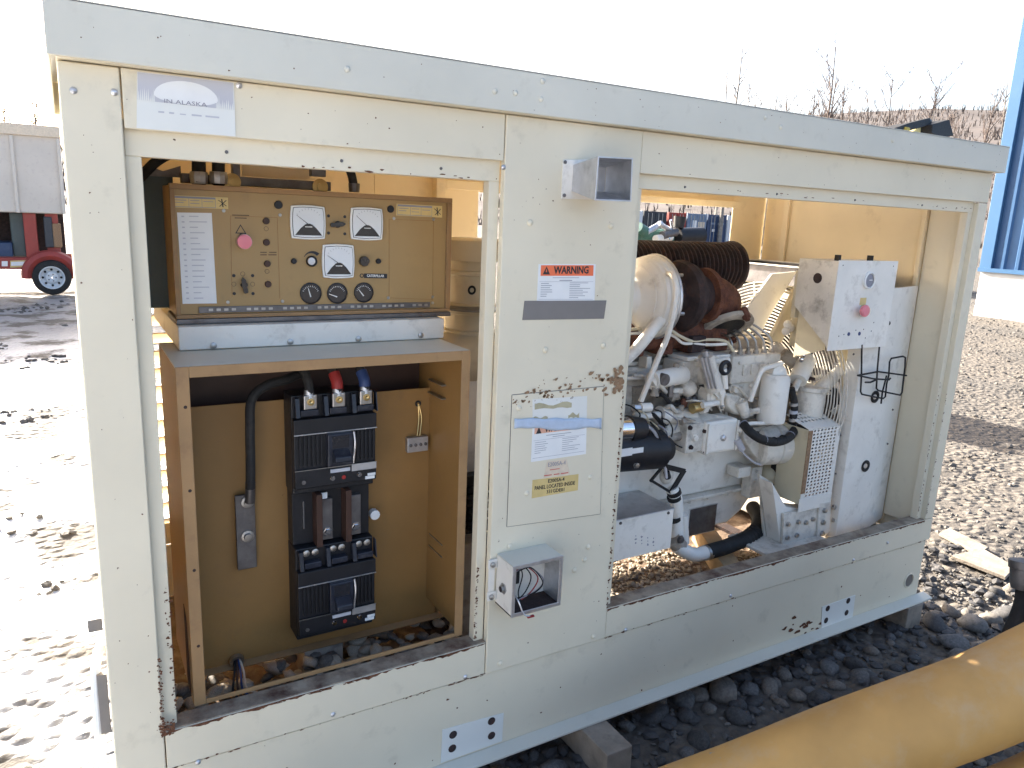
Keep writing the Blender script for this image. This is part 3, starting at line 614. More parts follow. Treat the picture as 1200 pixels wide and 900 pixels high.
MB().prism([c+Vector((-.0098, -.0004, -.0078)), c+Vector((.0098, -.0004, -.0078)), c+Vector((0, -.0004, .0092))], (0, -.0003, 0)).build('triangle_field', 'tan', cpn)
fine_lines([(272,251),(292,251.5),(292,257),(272,256.5)], yq, [(0,1,.1,.25),(.15,.85,.7,.85)], cpn, 'brown_bakelite')
fine_lines([(305,294),(324,294),(324,300),(305,300)], yq, [(0,.4,.2,.35),(.55,1,.2,.35),(0,.4,.7,.85),(.5,1,.7,.85)], cpn, 'brown_bakelite')
ol = MB()
for a, b_ in (((270,253),(325,255)),((325,255),(328,350)),((270,253),(272,348)),((456,257),(508,259)),((508,259),(507,351)),((456,257),(456,349)),((456,349),(507,351))):
    p, q = P(*a, yq), P(*b_, yq); d = (q-p).normalized(); ol.obox((p+q)/2, d, (0, 1, 0), d.cross(Vector((0, 1, 0))), (q-p).length/2, .0003, .0006)
kind(ol.build('outline_print', 'tan_cab', cpn, smooth=0), 'stuff')
CT = [(426.5,320.5),(453.5,321),(453.5,326.2),(426.5,325.8)]
lg = quadp(CT, yq, .0012, 'brand_plate', 'ink', cpn); ptext('CATERPILLAR', CT, yq-.0014, .5, .5, .56, 'white_mark', lg, bold=.02, squeeze=.86)
MB().ring(P(424.0, 323, yq), (0, 1, 0), .0050, .0012, 14, 4).build('brand_mark', 'ink', cpn)
# bracket, cables and conduits above the panel
br = MB(); 
a = rect(213, 208, 388, 219, .42); br.box(a[0], a[1], .42, .45, a[2], a[3])
for u0, u1 in ((272, 281), (365, 382)): b_ = rect(u0, 150, u1, 206, .42); br.box(b_[0], b_[1], .421, .449, b_[2]-.002, 1.836)
br.build('hanger_frame', 'steel_dark', cpn, .002)
for u, v in ((272,213),(375,219)): MB().lathe(P(u, v, .4195), (0, -1, 0), [(0, .022), (.004, .022), (.005, .010), (.010, .010), (.0105, .001)], 18).build('isolator', 'brass', cpn)
b_ = rect(283, 170, 364, 209, .55); MB().box(b_[0], b_[1], .55, .56, b_[2], b_[3]).build('back_panel', 'cream_bounce', cpn)
def cable(nm, pts, r, m, par): return MB().tube([P(*q) for q in pts], r, 10).build(nm, m, par)
cable('cable', [(150,222,.46),(168,204,.46),(185,188,.45),(206,178,.44),(232,174,.43)], .013, 'rubber', cpn)
for u in (233, 256):
    cd_ = MB().tube([P(u, 160, .40), P(u, 185, .40), P(u, 216, .38)], .017 if u == 233 else .016, 12).build('conduit', 'rubber', cpn)
    p = P(u, 207, .385); MB().lathe(p, (0, 0, 1), [(-.018, .021), (0, .023), (.012, .021)], 10).build('conduit_nut', 'steel', cd_)
cd_ = cable('conduit', [(398,175,.42),(405,188,.42),(412,205,.41),(415,222,.40)], .012, 'rubber', cpn); MB().lathe(P(415, 220, .40), (0, 0, 1), [(-.012, .015), (.012, .016)], 10).build('conduit_nut', 'steel_dark', cd_)
a = rect(166, 206, 197, 361, .47); MB().box(a[0]-.03, a[1]+.02, .47, .49, a[2], a[3]).build('green_back_box', 'green_plate', cpn, .002)
a = rect(176, 196, 212, 207, .46); MB().prism([(a[0], .46, a[2]), (a[1], .46, a[2]), (a[1], .46, a[3]+.006), (a[0]+.03, .46, a[3]-.01), (a[0], .46, a[3])], (0, .01, 0)).build('bracket_clip', 'steel_dark', cpn)

# ------------------------------------------------------------------ generator body
gen = thing('generator', 'cream painted electric generator body behind the breaker cabinet', 'generator', (.8, .6, .19))
MB().lathe((.42, .72, .80), (1, 0, 0), [(0, .18), (.01, .25), (.05, .28), (.28, .285), (.50, .285), (.56, .33), (.60, .33), (.61, .32), (.80, .34), (.84, .36), (.90, .36)], 40).build('barrel', 'eng_clean', gen)
MB().box(.212, .93, .255, .86, 1.2445, 1.3035).build('terminal_housing', 'eng_clean', gen, .004)
for u, v in ((250,405),(340,400.5),(420,397),(493,393)): MB().lathe(P(u, v, .255), (0, -1, 0), [(0, .0085), (.003, .0085), (.005, .004)], 8).build('bolt', 'steel', gen)
for xx in (.52, 1.05): MB().box(xx, xx+.12, .32, .92, .19, .54).build('foot', 'eng_grimy', gen, .004)
for k in range(7):
    zz = .62+k*.022; MB().box(1.02, 1.22, .232+.002*k, .262, zz, zz+.014).build('vent_slat', 'black_plastic', gen)
MB().box(1.015, 1.23, .263, .30, .605, .80).build('vent_box', 'black_plastic', gen)
for k in range(4):
    zz = .66+k*.03; MB().box(1.05, 1.17, .2285, .2315, zz, zz+.006).build('decal_line', 'ink_soft', gen)
# air cleaner
ac = thing('air_cleaner', 'cream canister air cleaner with wide cap standing behind the control panel', 'air cleaner', tuple(P(553, 400, .62)))
c = P(551, 345, .62); 
prof = []
for (v, r) in ((398,.10),(385,.098),(384,.085),(366,.085),(365,.092),(355,.093),(354,.080),(322,.078),(321,.084),(317,.084),(316,.076),(305,.076),(304,.118),(302,.120),(284,.122),(281,.118),(279,.09)):
    prof.append((P(551, v, .62).z-c.z, r))
MB().lathe(c, (0, 0, 1), prof, 32).build('canister', 'eng_warm', ac, smooth=40)
MB().lathe(P(553, 362, .52), (0, 0, 1), [(0, .0955), (.004, .0955)], 28).build('band', 'steel_dark', ac)
MB().ball(P(551, 418, .60), .15, 1.3, .9, .7, 24, 14).build('intake_dome', 'eng_warm', ac)
p = P(553, 340, .545); MB().ring(p, (0, 1, 0), .012, .004, 14, 6).build('drain_cap', 'rubber', ac)

# ------------------------------------------------------------------ breaker cabinet
cab = thing('breaker_cabinet', 'open tan breaker cabinet with bare mounting plate below the control panel', 'cabinet', (.55, .2, .38))
cx0, cx1, cz0, cz1, cy0, cy1 = .180, .918, .388, 1.243, .062, .40
T = .004
MB().box(cx0, cx1, cy0+.002, cy1, cz1-T, cz1).build('top_plate', 'cream_roof', cab, .001)
MB().box(cx0, cx0+T, cy0+.002, cy1, cz0, cz1-T-.0003).build('side_plate', 'tan_cab', cab, .001)
MB().box(cx1-T, cx1, cy0+.002, cy1, cz0, cz1-T-.0003).build('side_plate', 'tan_cab', cab, .001)
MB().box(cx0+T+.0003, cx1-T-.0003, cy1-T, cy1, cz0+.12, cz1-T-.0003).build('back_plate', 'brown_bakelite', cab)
fw = .028
MB().box(cx0+.0003, cx0+fw, cy0-.003, cy0+.0015, cz0, cz1-.0003).build('front_flange', 'tan_edge', cab, .001)
MB().box(cx1-.026, cx1-.0003, cy0-.003, cy0+.0015, cz0, cz1-.0003).build('front_flange', 'tan_edge', cab, .001)
MB().box(cx0+fw+.0003, cx1-.0263, cy0-.003, cy0+.0015, cz1-.026, cz1-.0003).build('front_flange', 'tan_edge', cab, .001)
MB().box(cx0+fw+.0003, cx1-.0263, cy0-.003, cy0+.0015, cz0, cz0+.012).build('front_flange', 'tan_edge', cab, .001)
for z in (.55, .75, .95, 1.15): MB().lathe((cx0+.017, cy0-.003, z), (0, -1, 0), [(0, .004), (.0006, .001)], 10).build('screw_hole', 'rust_dark', cab)
MB().prism([(cx0-.0006, .10, .40), (cx0-.0006, .16, .40), (cx0-.0006, .155, .62), (cx0-.0006, .115, .60)], (-.001, 0, 0)).build('side_slot', 'rust_dark', cab)
# mounting plate, with a rolled lower edge
yp = .315
px0, px1 = P(231, 640, yp).x, P(512, 600, yp).x
pz1 = P(300, 471, yp).z; pz0 = P(300, 770, yp).z+.0
mp = MB().box(px0, px1, yp, yp+.004, pz0, pz1).build('mounting_plate', 'tan_cab', cab, .001)
MB().prism([(px0, yp, pz0), (px0, yp+.004, pz0), (px0, yp-.018, pz0-.012), (px0, yp-.020, pz0-.009)], (px1-px0+.05, 0, 0)).build('rolled_edge', 'tan_edge', mp)
MB().box(px0-.010, px0-.004, yp-.03, yp+.02, pz0+.02, pz1-.02).build('plate_rail', 'brown_bakelite', mp)
for (u, v) in ((520,455),(520,637)):
    p = P(u, v, .25); cl = MB(); cl.box(p.x-.03, p.x+.03, .20, .30, p.z+.018, p.z+.022); cl.box(p.x-.03, p.x+.03, .20, .30, p.z-.022, p.z-.018); cl.box(p.x+.026, p.x+.03, .2002, .2998, p.z-.0178, p.z+.0178)
    c_ = cl.build('hinge_clip', 'steel', mp, .001); MB().lathe(P(u-10, v+2, yp), (0, -1, 0), [(0, .011), (.008, .011), (.011, .005)], 8).build('bolt', 'steel', c_)
# breakers
def breaker(u0, u1, vt, vb, lugs):
    yf_, ybk = .205, yp-.0005
    a = rect(u0, vt, u1, vb, yf_); X0, X1, Z0, Z1 = a; H = Z1-Z0; W = X1-X0
    root = MB().box(X0, X1, yf_+.03, ybk, Z0, Z1).build('breaker', 'black_plastic', cab, .004)
    MB().box(X0+.001, X1-.001, yf_+.010, yf_+.0295, Z0+.02, Z1-H*.22).build('breaker_cover', 'black_plastic', root, .003)
    MB().box(X0, X1, yf_+.004, yf_+.0098, Z1-H*.37, Z1-H*.22).build('cover_band', 'black_plastic', root, .002)
    MB().box(X0+.001, X1-.001, yf_+.003, yf_+.0098, Z0+.025, Z0+H*.27).build('label_band', 'black_plastic', root, .002)
    MB().box(X0, X1, yf_+.001, yf_+.0038, Z1-H*.372, Z1-H*.364).build('trim_line', 'alu', root); MB().box(X0, X1, yf_+.001, yf_+.003, Z0+H*.27, Z0+H*.277).build('trim_line', 'steel', root)
    for k in range(6):
        xx = X0+W*.06+k*W*.05; MB().box(xx, xx+W*.02, yf_+.004, yf_+.0099, Z0+H*.31, Z1-H*.39).build('vent_rib', 'black_plastic', root)
    for k in range(5):
        xx = X1-W*.25+k*W*.05; MB().box(xx, xx+W*.02, yf_+.004, yf_+.0099, Z0+H*.31, Z1-H*.39).build('vent_rib', 'black_plastic', root)
    mx_ = X0+W*.53
    MB().box(mx_-W*.155, mx_+W*.155, yf_-.012, yf_+.0098, Z0+H*.29, Z1-H*.375).build('toggle_bezel', 'navy_plastic', root, .004)
    tg = MB().prism([(mx_-W*.10, yf_-.0125, Z0+H*.33), (mx_-W*.10, yf_-.040, Z0+H*.36), (mx_-W*.10, yf_-.038, Z0+H*.41), (mx_-W*.10, yf_-.0125, Z0+H*.47)], (W*.20, 0, 0)).build('toggle', 'navy_plastic', root, .003)
    MB().box(mx_-W*.10, mx_+W*.10, yf_-.0135, yf_-.0122, Z0+H*.48, Z1-H*.40).build('toggle_window', 'gauge_black', root)
    MB().tube([(mx_+W*.17, yf_-.006, Z1-H*.38), (mx_+W*.175, yf_-.012, Z0+H*.5), (mx_+W*.16, yf_-.006, Z0+H*.3)], .003, 6).build('cover_wire', 'alu', root)
    for a0, a1, b0, b1, m_ in ((.42,.66,.215,.25,'ink_soft'),(.68,.99,.205,.275,'alu'),(.88,.98,.135,.16,'white_paper'),(.85,.97,.10,.13,'white_paper')):
        MB().box(X0+W*a0, X0+W*a1, yf_+.0005, yf_+.0028, Z0+H*b0, Z0+H*b1).build('rating_label', m_, root)
    for a0, m_ in ((.10,'steel_dark'),(.45,'chrome'),(.58,'red_rubber'),(.78,'chrome')): MB().lathe((X0+W*a0, yf_+.003, Z0+H*.155), (0, -1, 0), [(0, .008 if m_ == 'chrome' else .005), (.003, .006), (.0032, .0005)], 10).build('screw', m_, root)
    # terminal bays
    for k in range(3):
        bx = X0+W*(.03+k*.335); MB().prism([(bx, yf_+.029, Z1-H*.20), (bx, yf_+.001, Z1-H*.20), (bx, yf_+.012, Z1-.004), (bx, yf_+.029, Z1-.004)], (W*.05, 0, 0)).build('barrier', 'navy_plastic', root, .001)
        MB().box(bx+W*.06, bx+W*.27, yf_+.006, yf_+.029, Z1-H*.195, Z1-H*.13).build('terminal_shelf', 'navy_plastic', root, .003)
        if lugs:
            MB().box(bx+W*.09, bx+W*.25, yf_+.004, yf_+.018, Z1-H*.13, Z1+.005).build('lug', 'steel', root, .004)
            MB().lathe((bx+W*.17, yf_+.004, Z1-H*.05), (0, -1, 0), [(0, .010), (.004, .010), (.0045, .005), (.002, .0005)], 10).build('lug_screw', 'brass', root)
        else:
            for q in (.10, .21): MB().lathe((bx+W*q, yf_+.028, Z1-H*.05), (0, -1, 0), [(0, .010), (.006, .010), (.008, .004)], 10).build('lug_screw', 'steel', root)
    MB().prism([(bx+W*.30, yf_+.029, Z1-H*.20), (bx+W*.30, yf_+.001, Z1-H*.20), (bx+W*.30, yf_+.012, Z1-.004), (bx+W*.30, yf_+.029, Z1-.004)], (W*.012, 0, 0)).build('barrier', 'navy_plastic', root)
    return X0, X1, Z0, Z1
A = breaker(345, 442, 463, 578, True); B = breaker(350, 441, 641, 746, False)
# bus bars and dividers between them
MB().box(A[0]+.004, A[1]-.004, .262, yp-.0006, B[3]+.001, A[2]-.001).build('bus_chamber', 'black_plastic', cab, .002)
W = A[1]-A[0]
for q in (.26, .62): MB().box(A[0]+W*q, A[0]+W*(q+.07), .215, .2615, B[3]+.004, A[2]-.002).build('divider', 'brown_bakelite', cab, .001)
for q, m_ in ((.42, 'steel_dark'), (.78, 'steel_dark')):
    bb = MB().box(A[0]+W*(q-.07), A[0]+W*(q+.07), .245, .2615, B[3]+.01, A[2]-.03).build('bus_bar', m_, cab, .001)
    MB().lathe((A[0]+W*q, .245, B[3]+.035), (0, -1, 0), [(0, .014), (.004, .014), (.0045, .010), (.012, .009), (.0125, .001)], 6).build('bolt', 'chrome', bb)
MB().box(A[0]+W*.34, A[0]+W*.42, .24, .2446, A[2]-.025, A[2]-.008).build('tag_label', 'white_paper', cab)
MB().box(A[0]+W*.14, A[0]+W*.155, .255, .2612, B[3]+.05, A[2]-.03).build('stud', 'chrome', cab)
p = P(437, 601, .30); MB().lathe(p, (0, -1, 0), [(0, .015), (.02, .015), (.022, .008)], 12).build('plug_cap', 'white_paper', cab)
# feed cables into the upper breaker
for k, (m_, band) in enumerate((('rubber', None), ('rubber', 'red_rubber'), ('rubber', 'blue_rubber'))):
    xx = A[0]+W*(.20+k*.335); cbm = MB().tube([(xx, .222, A[3]-.02), (xx, .225, A[3]+.03), (xx-.01, .26, A[3]+.075), (xx-.03, .34, A[3]+.12)], .0125, 10).build('feed_cable', m_, cab)
    MB().cyl((xx, .2215, A[3]-.012), (xx, .2230, A[3]+.016), .0145, .013, 12).build('crimp', 'alu', cbm)
    if band: MB().tube([(xx, .2232, A[3]+.014), (xx-.0005, .2262, A[3]+.032), (xx-.004, .240, A[3]+.053)], .0158, 12).build('color_band', band, cbm)
# neutral cable and ground bar
nb = cable('neutral_cable', [(352,438,.30),(335,445,.28),(312,452,.26),(295,468,.25),(293,500,.25),(293.5,540,.25),(293.5,572,.26)], .0125, 'rubber', cab)
MB().cyl(P(293.5, 565, .262), P(293, 588, .275), .0135, .0135, 12).build('crimp', 'steel_dark', nb)
a = rect(277, 580, 300, 667, .29); gb = MB().box(a[0], a[1], .29, .302, a[2], a[3]).build('ground_bar', 'steel_dark', cab, .002)
for v in (588, 628): MB().lathe(P(290, v, .29), (0, -1, 0), [(0, .017), (.005, .017), (.006, .011), (.014, .010), (.0145, .001)], 12).build('bolt', 'steel', gb)
# small terminal strip on the right of the plate
a = rect(477, 512, 501, 529, .30); ts = MB().box(a[0], a[1], .295, yp-.0006, a[2], a[3]).build('terminal_strip', 'alu', cab, .002)
for k in range(4): MB().lathe((a[0]+(a[1]-a[0])*(.14+.24*k), .295, (a[2]+a[3])/2), (0, -1, 0), [(0, .005), (.004, .005), (.005, .002)], 8).build('screw', 'steel_dark', ts)
MB().ring(P(490, 473, yp-.001), (0, 1, 0), .007, .003, 14, 6).build('grommet', 'rubber', cab)
for du in (0, 3): MB().tube([P(490+du*.3, 474, yp-.002), P(491+du, 490, yp-.006), P(489+du, 511, .298)], .0018, 5).build('wire', 'brass', cab)
# conduit stub at the bottom left
p = P(277, 772, yp-.004); MB().lathe(p, (0, -1, -.3), [(0, .020), (.012, .020), (.013, .012), (.004, .011)], 14).build('conduit_bushing', 'steel', cab)
for k, m_ in enumerate(('rubber', 'brown_bakelite', 'blue_rubber', 'faded_label')):
    MB().tube([p+Vector((-.004+.004*k, -.002, 0)), p+Vector((-.012+.008*k, -.035, -.02)), p+Vector((-.02+.013*k, -.055, -.07)), p+Vector((.01+.02*k*k*.4, -.07, -.10))], .0030, 6).build('wire', m_, cab)
# ------------------------------------------------------------------ right bay: the diesel engine
eng = thing('diesel_engine', 'cream painted six cylinder diesel engine with rusty turbocharger in the right bay', 'engine', (2.1, .6, .2))
def bxp(nm, u0, v0, u1, v1, Y0, Y1, m, bev=.004, par=None):
    a = rect(u0, v0, u1, v1, Y0); return MB().box(a[0], a[1], Y0, Y1, a[2], a[3]).build(nm, m, par or eng, bev)
def cyp(nm, a, b_, r, m, r1=None, n=20, par=None, bev=0): return MB().cyl(P(*a), P(*b_), r, r1, n).build(nm, m, par or eng, bev)
def tbp(nm, pts, r, m, par=None, n=8): return MB().tube([P(*q) for q in pts], r, n).build(nm, m, par or eng)
def bolt(p, ax, r, m='eng_white', par=None, h=.010): return MB().lathe(p, ax, [(0, r*1.25), (.002, r*1.25), (.0021, r), (h, r), (h+.001, r*.6)], 6).build('bolt', m, par or eng)
# block, skirt, sump
MB().box(1.66, 2.60, .46, .84, .56, 1.06).build('engine_block', 'eng_white', eng, .012)
sk = MB().prism([(1.62, .405, .60), (1.62, .46, .86), (1.62, .80, .86), (1.62, .86, .60), (1.62, .84, .505), (1.62, .425, .505)], (.99, 0, 0)).build('crankcase', 'eng_clean', eng, .012)
MB().box(1.62, 2.61, .395, .87, .490, .5045).build('sump_flange', 'eng_white', eng, .003)
for k in range(9): bolt(Vector((1.70+k*.108, .405, .4895)), (0, 0, -1), .007)
MB().prism([(1.66, .43, .489), (2.58, .43, .489), (2.48, .43, .375), (2.40, .43, .33), (1.66, .43, .33)], (0, .38, 0)).build('oil_sump', 'eng_clean', eng, .02, seg=3)
a = rect(808, 594, 838, 624, .428); pl = MB().box(a[0], a[1], .425, .4295, a[2], a[3]).build('data_plate', 'steel_dark', eng, .001)
[MB().box(a[0]-.004, a[1]+.004, .4255, .4285, zz-.003, zz+.003).build('plate_edge', 'alu', pl) for zz in (a[2], a[3])]
MB().lathe((1.315, .64, .80), (1, 0, 0), [(0, .34), (.02, .36), (.06, .36), (.07, .30), (.20, .29), (.24, .33), (.29, .335), (.30, .30)], 36).build('flywheel_housing', 'eng_white', eng)
for k in range(12): t = rad(30*k); bolt(Vector((1.61, .64+math.cos(t)*.315, .80+math.sin(t)*.315)), (1, 0, 0), .010)
# side inspection covers on the block
for k in range(3): 
    c = Vector((1.80+k*.27, .462, .93)); MB().lathe(c, (0, -1, 0), [(0, .062), (.008, .060), (.014, .045), (.016, .001)], 24).build('core_plug', 'eng_white', eng)
# head, rocker rails and covers
MB().box(1.66, 2.58, .50, .82, 1.061, 1.135).build('cylinder_head', 'eng_grimy', eng, .006)
for z0_, z1_, y_, m_ in ((1.062, 1.078, .478, 'eng_white'), (1.09, 1.115, .484, 'eng_grimy'), (1.125, 1.136, .470, 'eng_white')): MB().box(1.60, 2.30, y_, .4995, z0_, z1_).build('head_rail', m_, eng, .003)
for k in range(3): MB().box(1.68+k*.31, 1.96+k*.31, .56, .78, 1.136, 1.215).build('rocker_cover', 'eng_white', eng, .025, seg=3)
# exhaust manifold and turbocharger (rusty side)
MB().lathe((1.60, .475, 1.180), (1, 0, 0), [(0, .05), (.01, .060), (.66, .060), (.67, .05)], 18).build('exhaust_manifold', 'rust', eng)
for k in range(5): MB().box(1.62+k*.145, 1.69+k*.145, .412, .50, 1.110, 1.17).build('manifold_port', 'rust', eng, .008)
for k in range(5): bolt(Vector((1.655+k*.145, .412, 1.135)), (0, -1, 0), .009, 'rust')
MB().box(1.93, 2.07, .45, .60, 1.225, 1.30).build('turbo_foot', 'rust', eng, .01)
tc = P(757, 348, .45)
tb = MB().lathe(tc, (1, 0, 0), [(-.150, .058), (-.148, .066), (-.105, .066), (-.085, .072), (-.060, .10), (-.054, .118), (-.050, .118), (-.046, .130), (-.034, .142), (-.030, .138), (-.026, .147), (-.012, .150), (-.009, .145), (-.005, .152), (.008, .155), (.011, .147), (.018, .147), (.021, .155), (.045, .152), (.050, .140), (.062, .10)], 44, False).build('turbo_compressor', 'eng_clean', eng, smooth=30)
MB().lathe(tc, (1, 0, 0), [(-.150, .058), (-.10, .052), (-.09, .001)], 30, False).build('compressor_inlet', 'steel_dark', tb)
MB().ring(tc+Vector((.034, 0, 0)), (1, 0, 0), .155, .006, 40, 6).build('vee_band', 'alu', tb)
for k in range(6):
    t = rad(60*k+20); q = tc+Vector((.052, math.cos(t)*.14, math.sin(t)*.14)); MB().cyl(q, q+Vector((.02, 0, 0)), .007, None, 6).build('clamp_bolt', 'steel', tb)
MB().lathe(tc, (1, 0, 0), [(.063, .085), (.10, .07), (.13, .075), (.145, .10)], 28).build('center_housing', 'rust_dark', eng)
th = MB().lathe(tc, (1, 0, 0), [(.135, .105), (.145, .132), (.165, .140), (.195, .130), (.205, .105), (.215, .085), (.29, .080)], 36).build('turbine_housing', 'rust_dark', eng)
MB().lathe(tc, (1, 0, 0), [(.275, .080), (.278, .108), (.300, .110), (.303, .080)], 32).build('turbine_flange', 'rust', eng)
e0 = tc+Vector((.30, 0, 0)); e3 = P(850, 383, .42); _vw = (CAM-e3).normalized(); nrm = (_vw*.40+(_R*.36-_U*.93)*.91).normalized(); e2 = e3-nrm*.085
MB().tube([e0, e0+Vector((.04, 0, -.002)), (e0+Vector((.09, 0, -.01))).lerp(e2, .45), e2, e3-nrm*.012], [.076, .080, .084, .082, .074], 24).build('exhaust_elbow', 'rust', eng)
fo_ = e3+nrm*.005
ef = MB().lathe(fo_, nrm, [(-.012, .080), (-.012, .112), (.006, .114), (.008, .110), (.008, .078), (-.010, .074)], 30, False).build('elbow_flange', 'eng_grimy', eng)
MB().lathe(fo_, nrm, [(.002, .0775), (.0035, .001)], 26, False).build('bore_shade_disc', 'rubber', ef)  # flat black disc stands in for the shade inside the elbow
_, fa, fb = frame(nrm)
for k in range(3):
    t = rad(120*k+20); q = fo_+(fa*math.cos(t)+fb*math.sin(t))*.108; MB().lathe(q, nrm, [(-.025, .016), (.020, .016), (.021, .010), (.03, .010)], 8).build('flange_lug', 'rust', ef)
# pleated bellows duct behind the turbo
b0 = P(742, 306, .64); prof = []; L_ = .62; nr = 27
for k in range(nr):
    t = k/nr*L_; prof += [(t, .088), (t+L_/nr*.18, .104), (t+L_/nr*.42, .104), (t+L_/nr*.6, .088)]
MB().lathe((b0.x-.10, .64, b0.z-.02), (1, 0, 0), prof, 34).build('bellows_duct', 'rust_dark', eng, smooth=20)
MB().lathe((b0.x+.525, .64, b0.z-.02), (1, 0, 0), [(0, .09), (.002, .110), (.014, .111), (.018, .105), (.03, .09)], 34).build('bellows_flange', 'rust_dark', eng)
p = P(832, 309, .60); MB().prism([p+Vector((-.05, 0, .035)), p+Vector((.02, 0, .01)), p+Vector((.03, 0, -.10)), p+Vector((-.01, 0, -.10))], (0, .06, 0)).build('bellows_bracket', 'rust', eng, .004)
# oil and coolant tubes
tbp('oil_drain_tube', [(779,322,.38),(785,321,.31),(790,327,.27),(792,340,.26),(789,365,.26),(782,395,.28),(771,420,.30),(761,445,.31),(751,470,.33)], .0105, 'eng_clean')
tbp('boost_tube', [(783,362,.40),(774,374,.34),(760,392,.31),(745,410,.32),(726,428,.33)], .022, 'eng_clean', n=14)
tbp('oil_feed_tube', [(735,386,.42),(760,385,.40),(783,386,.38),(797,394,.36),(812,400,.36),(830,398,.36),(850,400,.36),(860,412,.34)], .006, 'eng_warm')
tbp('oil_feed_tube', [(735,391,.42),(768,390,.40),(788,393,.38),(800,402,.37),(813,402.5,.36),(832,404,.36),(852,403,.36)], .006, 'eng_clean')
tbp('rail_tube', [(742,440,.44),(760,441,.43),(785,437,.42)], .008, 'eng_white'); tbp('rail_tube', [(725,444,.44),(745,443,.44),(775,441,.43)], .008, 'eng_clean')
MB().box(P(817, 405, .36).x-.03, P(817, 405, .36).x+.04, .355, .38, P(817, 413, .36).z, P(817, 394, .36).z).build('tube_clamp', 'rust_dark', eng, .003)
bxp('tube_bracket', 758, 418, 764, 432, .42, .47, 'eng_white')
# injection pump
ip = bxp('injection_pump', 858, 416, 914, 448, .33, .46, 'eng_white', .008)
bxp('pump_lower_body', 862, 442, 905, 466, .34, .46, 'eng_white', .010)
for k in range(5): c = P(872+k*9.5, 433.5-k*1.0, .3295); MB().box(c.x-.010, c.x+.010, .322, .3296, c.z-.022, c.z+.022).build('pump_rib', 'eng_white', ip, .003)
for k in range(6):
    u = 858+k*9.3; v = 415-k*.7; c = P(u, v, .36)
    MB().lathe(c, (0, 0, 1), [(-.02, .013), (.008, .013), (.009, .009), (.026, .008)], 6).build('delivery_valve', 'eng_grimy', ip)
    tbp('injector_line', [(u, v-5, .36), (u-1, v-14, .365), (u-6-k, v-21-k*.6, .39), (u-18-k*2, v-26-k*1.5, .44), (u-36-k*2, v-32, .50)], .0045, 'steel')
for u, v in ((868,455),(880,452),(893,450),(866,425),(905,442)): bolt(P(u, v, .333), (0, -1, 0), .008)
# governor and actuator group
gv = bxp('governor_housing', 802, 419, 857, 450, .36, .47, 'eng_white', .014)
bxp('governor_end', 798, 424, 808, 447, .355, .46, 'eng_white', .006, gv)
MB().ball(P(828, 440, .37), .055, 1.1, .8, 1.0, 20, 12).build('governor_bulge', 'eng_white', gv)
for u, v in ((801,427),(801,436),(801,444),(815,422),(836,420)): bolt(P(u, v, .353), (0, -1, 0), .007, par=gv)
bxp('governor_lid', 806, 417, 856, 421.5, .352, .47, 'eng_clean', .003, gv)
tbp('governor_tube', [(816,425,.35),(838,423.5,.345),(853,422,.345)], .014, 'eng_clean', gv, 12)
so = cyp('stop_solenoid', (827,417,.285), (837,456,.285), .030, 'eng_white', .034, 24)
cyp('solenoid_stud', (825,411,.285), (827,417.5,.285), .012, 'alu', None, 12, so)
for k, d in enumerate((-6, 0, 6)): cyp('solenoid_bolt', (826+d*.7,419,.253), (835+d*.7,455,.253), .005, 'alu', None, 8, so)
bxp('lever_bracket', 834, 452, 848, 472, .29, .30, 'eng_clean', .003); 
MB().prism([P(836,449,.275), P(848,445,.275), P(851,462,.275), P(846,472,.275), P(838,462,.275)], (0, .010, 0)).build('lever_plate', 'eng_clean', eng, .002)
bolt(P(844, 459, .275), (0, -1, 0), .012, 'eng_clean')
cyp('link_rod', (848,432,.27), (850,455,.27), .012, 'eng_clean', None, 12); MB().ring(P(850, 431, .265), (0, 1, 0), .022, .009, 18, 8).build('link_eye', 'black_plastic', eng)
cyp('link_rod', (846,455,.27), (846,480,.272), .007, 'eng_clean', None, 10); bolt(P(846, 477, .268), (0, -1, 0), .008, 'steel')
MB().prism([P(829,462,.29), P(832,456,.29), P(834,478,.29), P(829,478,.29)], (0, .05, 0)).build('strut', 'eng_white', eng)
# transfer pump on the left of the governor
tp_ = cyp('transfer_pump', (764,446,.33), (800,439,.36), .034, 'eng_clean', .036, 24)
MB().lathe(P(779, 445, .297), (0, -1, 0), [(-.02, .022), (.004, .022), (.005, .016), (.001, .001)], 18).build('pump_port', 'steel_dark', tp_)
cyp('pump_knob', (763,450,.33), (768,446,.33), .024, 'eng_white', None, 16, tp_)
bxp('pump_flange', 790, 455, 803, 462, .34, .40, 'eng_white', .006); MB().ball(P(806, 455, .35), .036, 1, 1, .9).build('pump_bowl', 'eng_white', eng)
MB().prism([P(777,460,.35), P(799,455,.35), P(802,462,.35), P(788,468,.35)], (0, .03, 0)).build('pump_bracket', 'eng_grimy', eng, .003)
for u, v in ((806,466),(801,472),(813,468)): MB().ball(P(u, v, .36), .016, 1, 1, 1.2, 10, 6).build('fitting', 'rust' if u == 801 else 'steel_dark', eng)
cyp('fitting', (811,479,.31), (822,476,.31), .020, 'brass', None, 14); cyp('fitting_collar', (821,477,.31), (826,476,.31), .027, 'eng_clean', None, 8)
cyp('sight_bar', (823,475,.285), (845,471,.285), .012, 'eng_clean', None, 12)
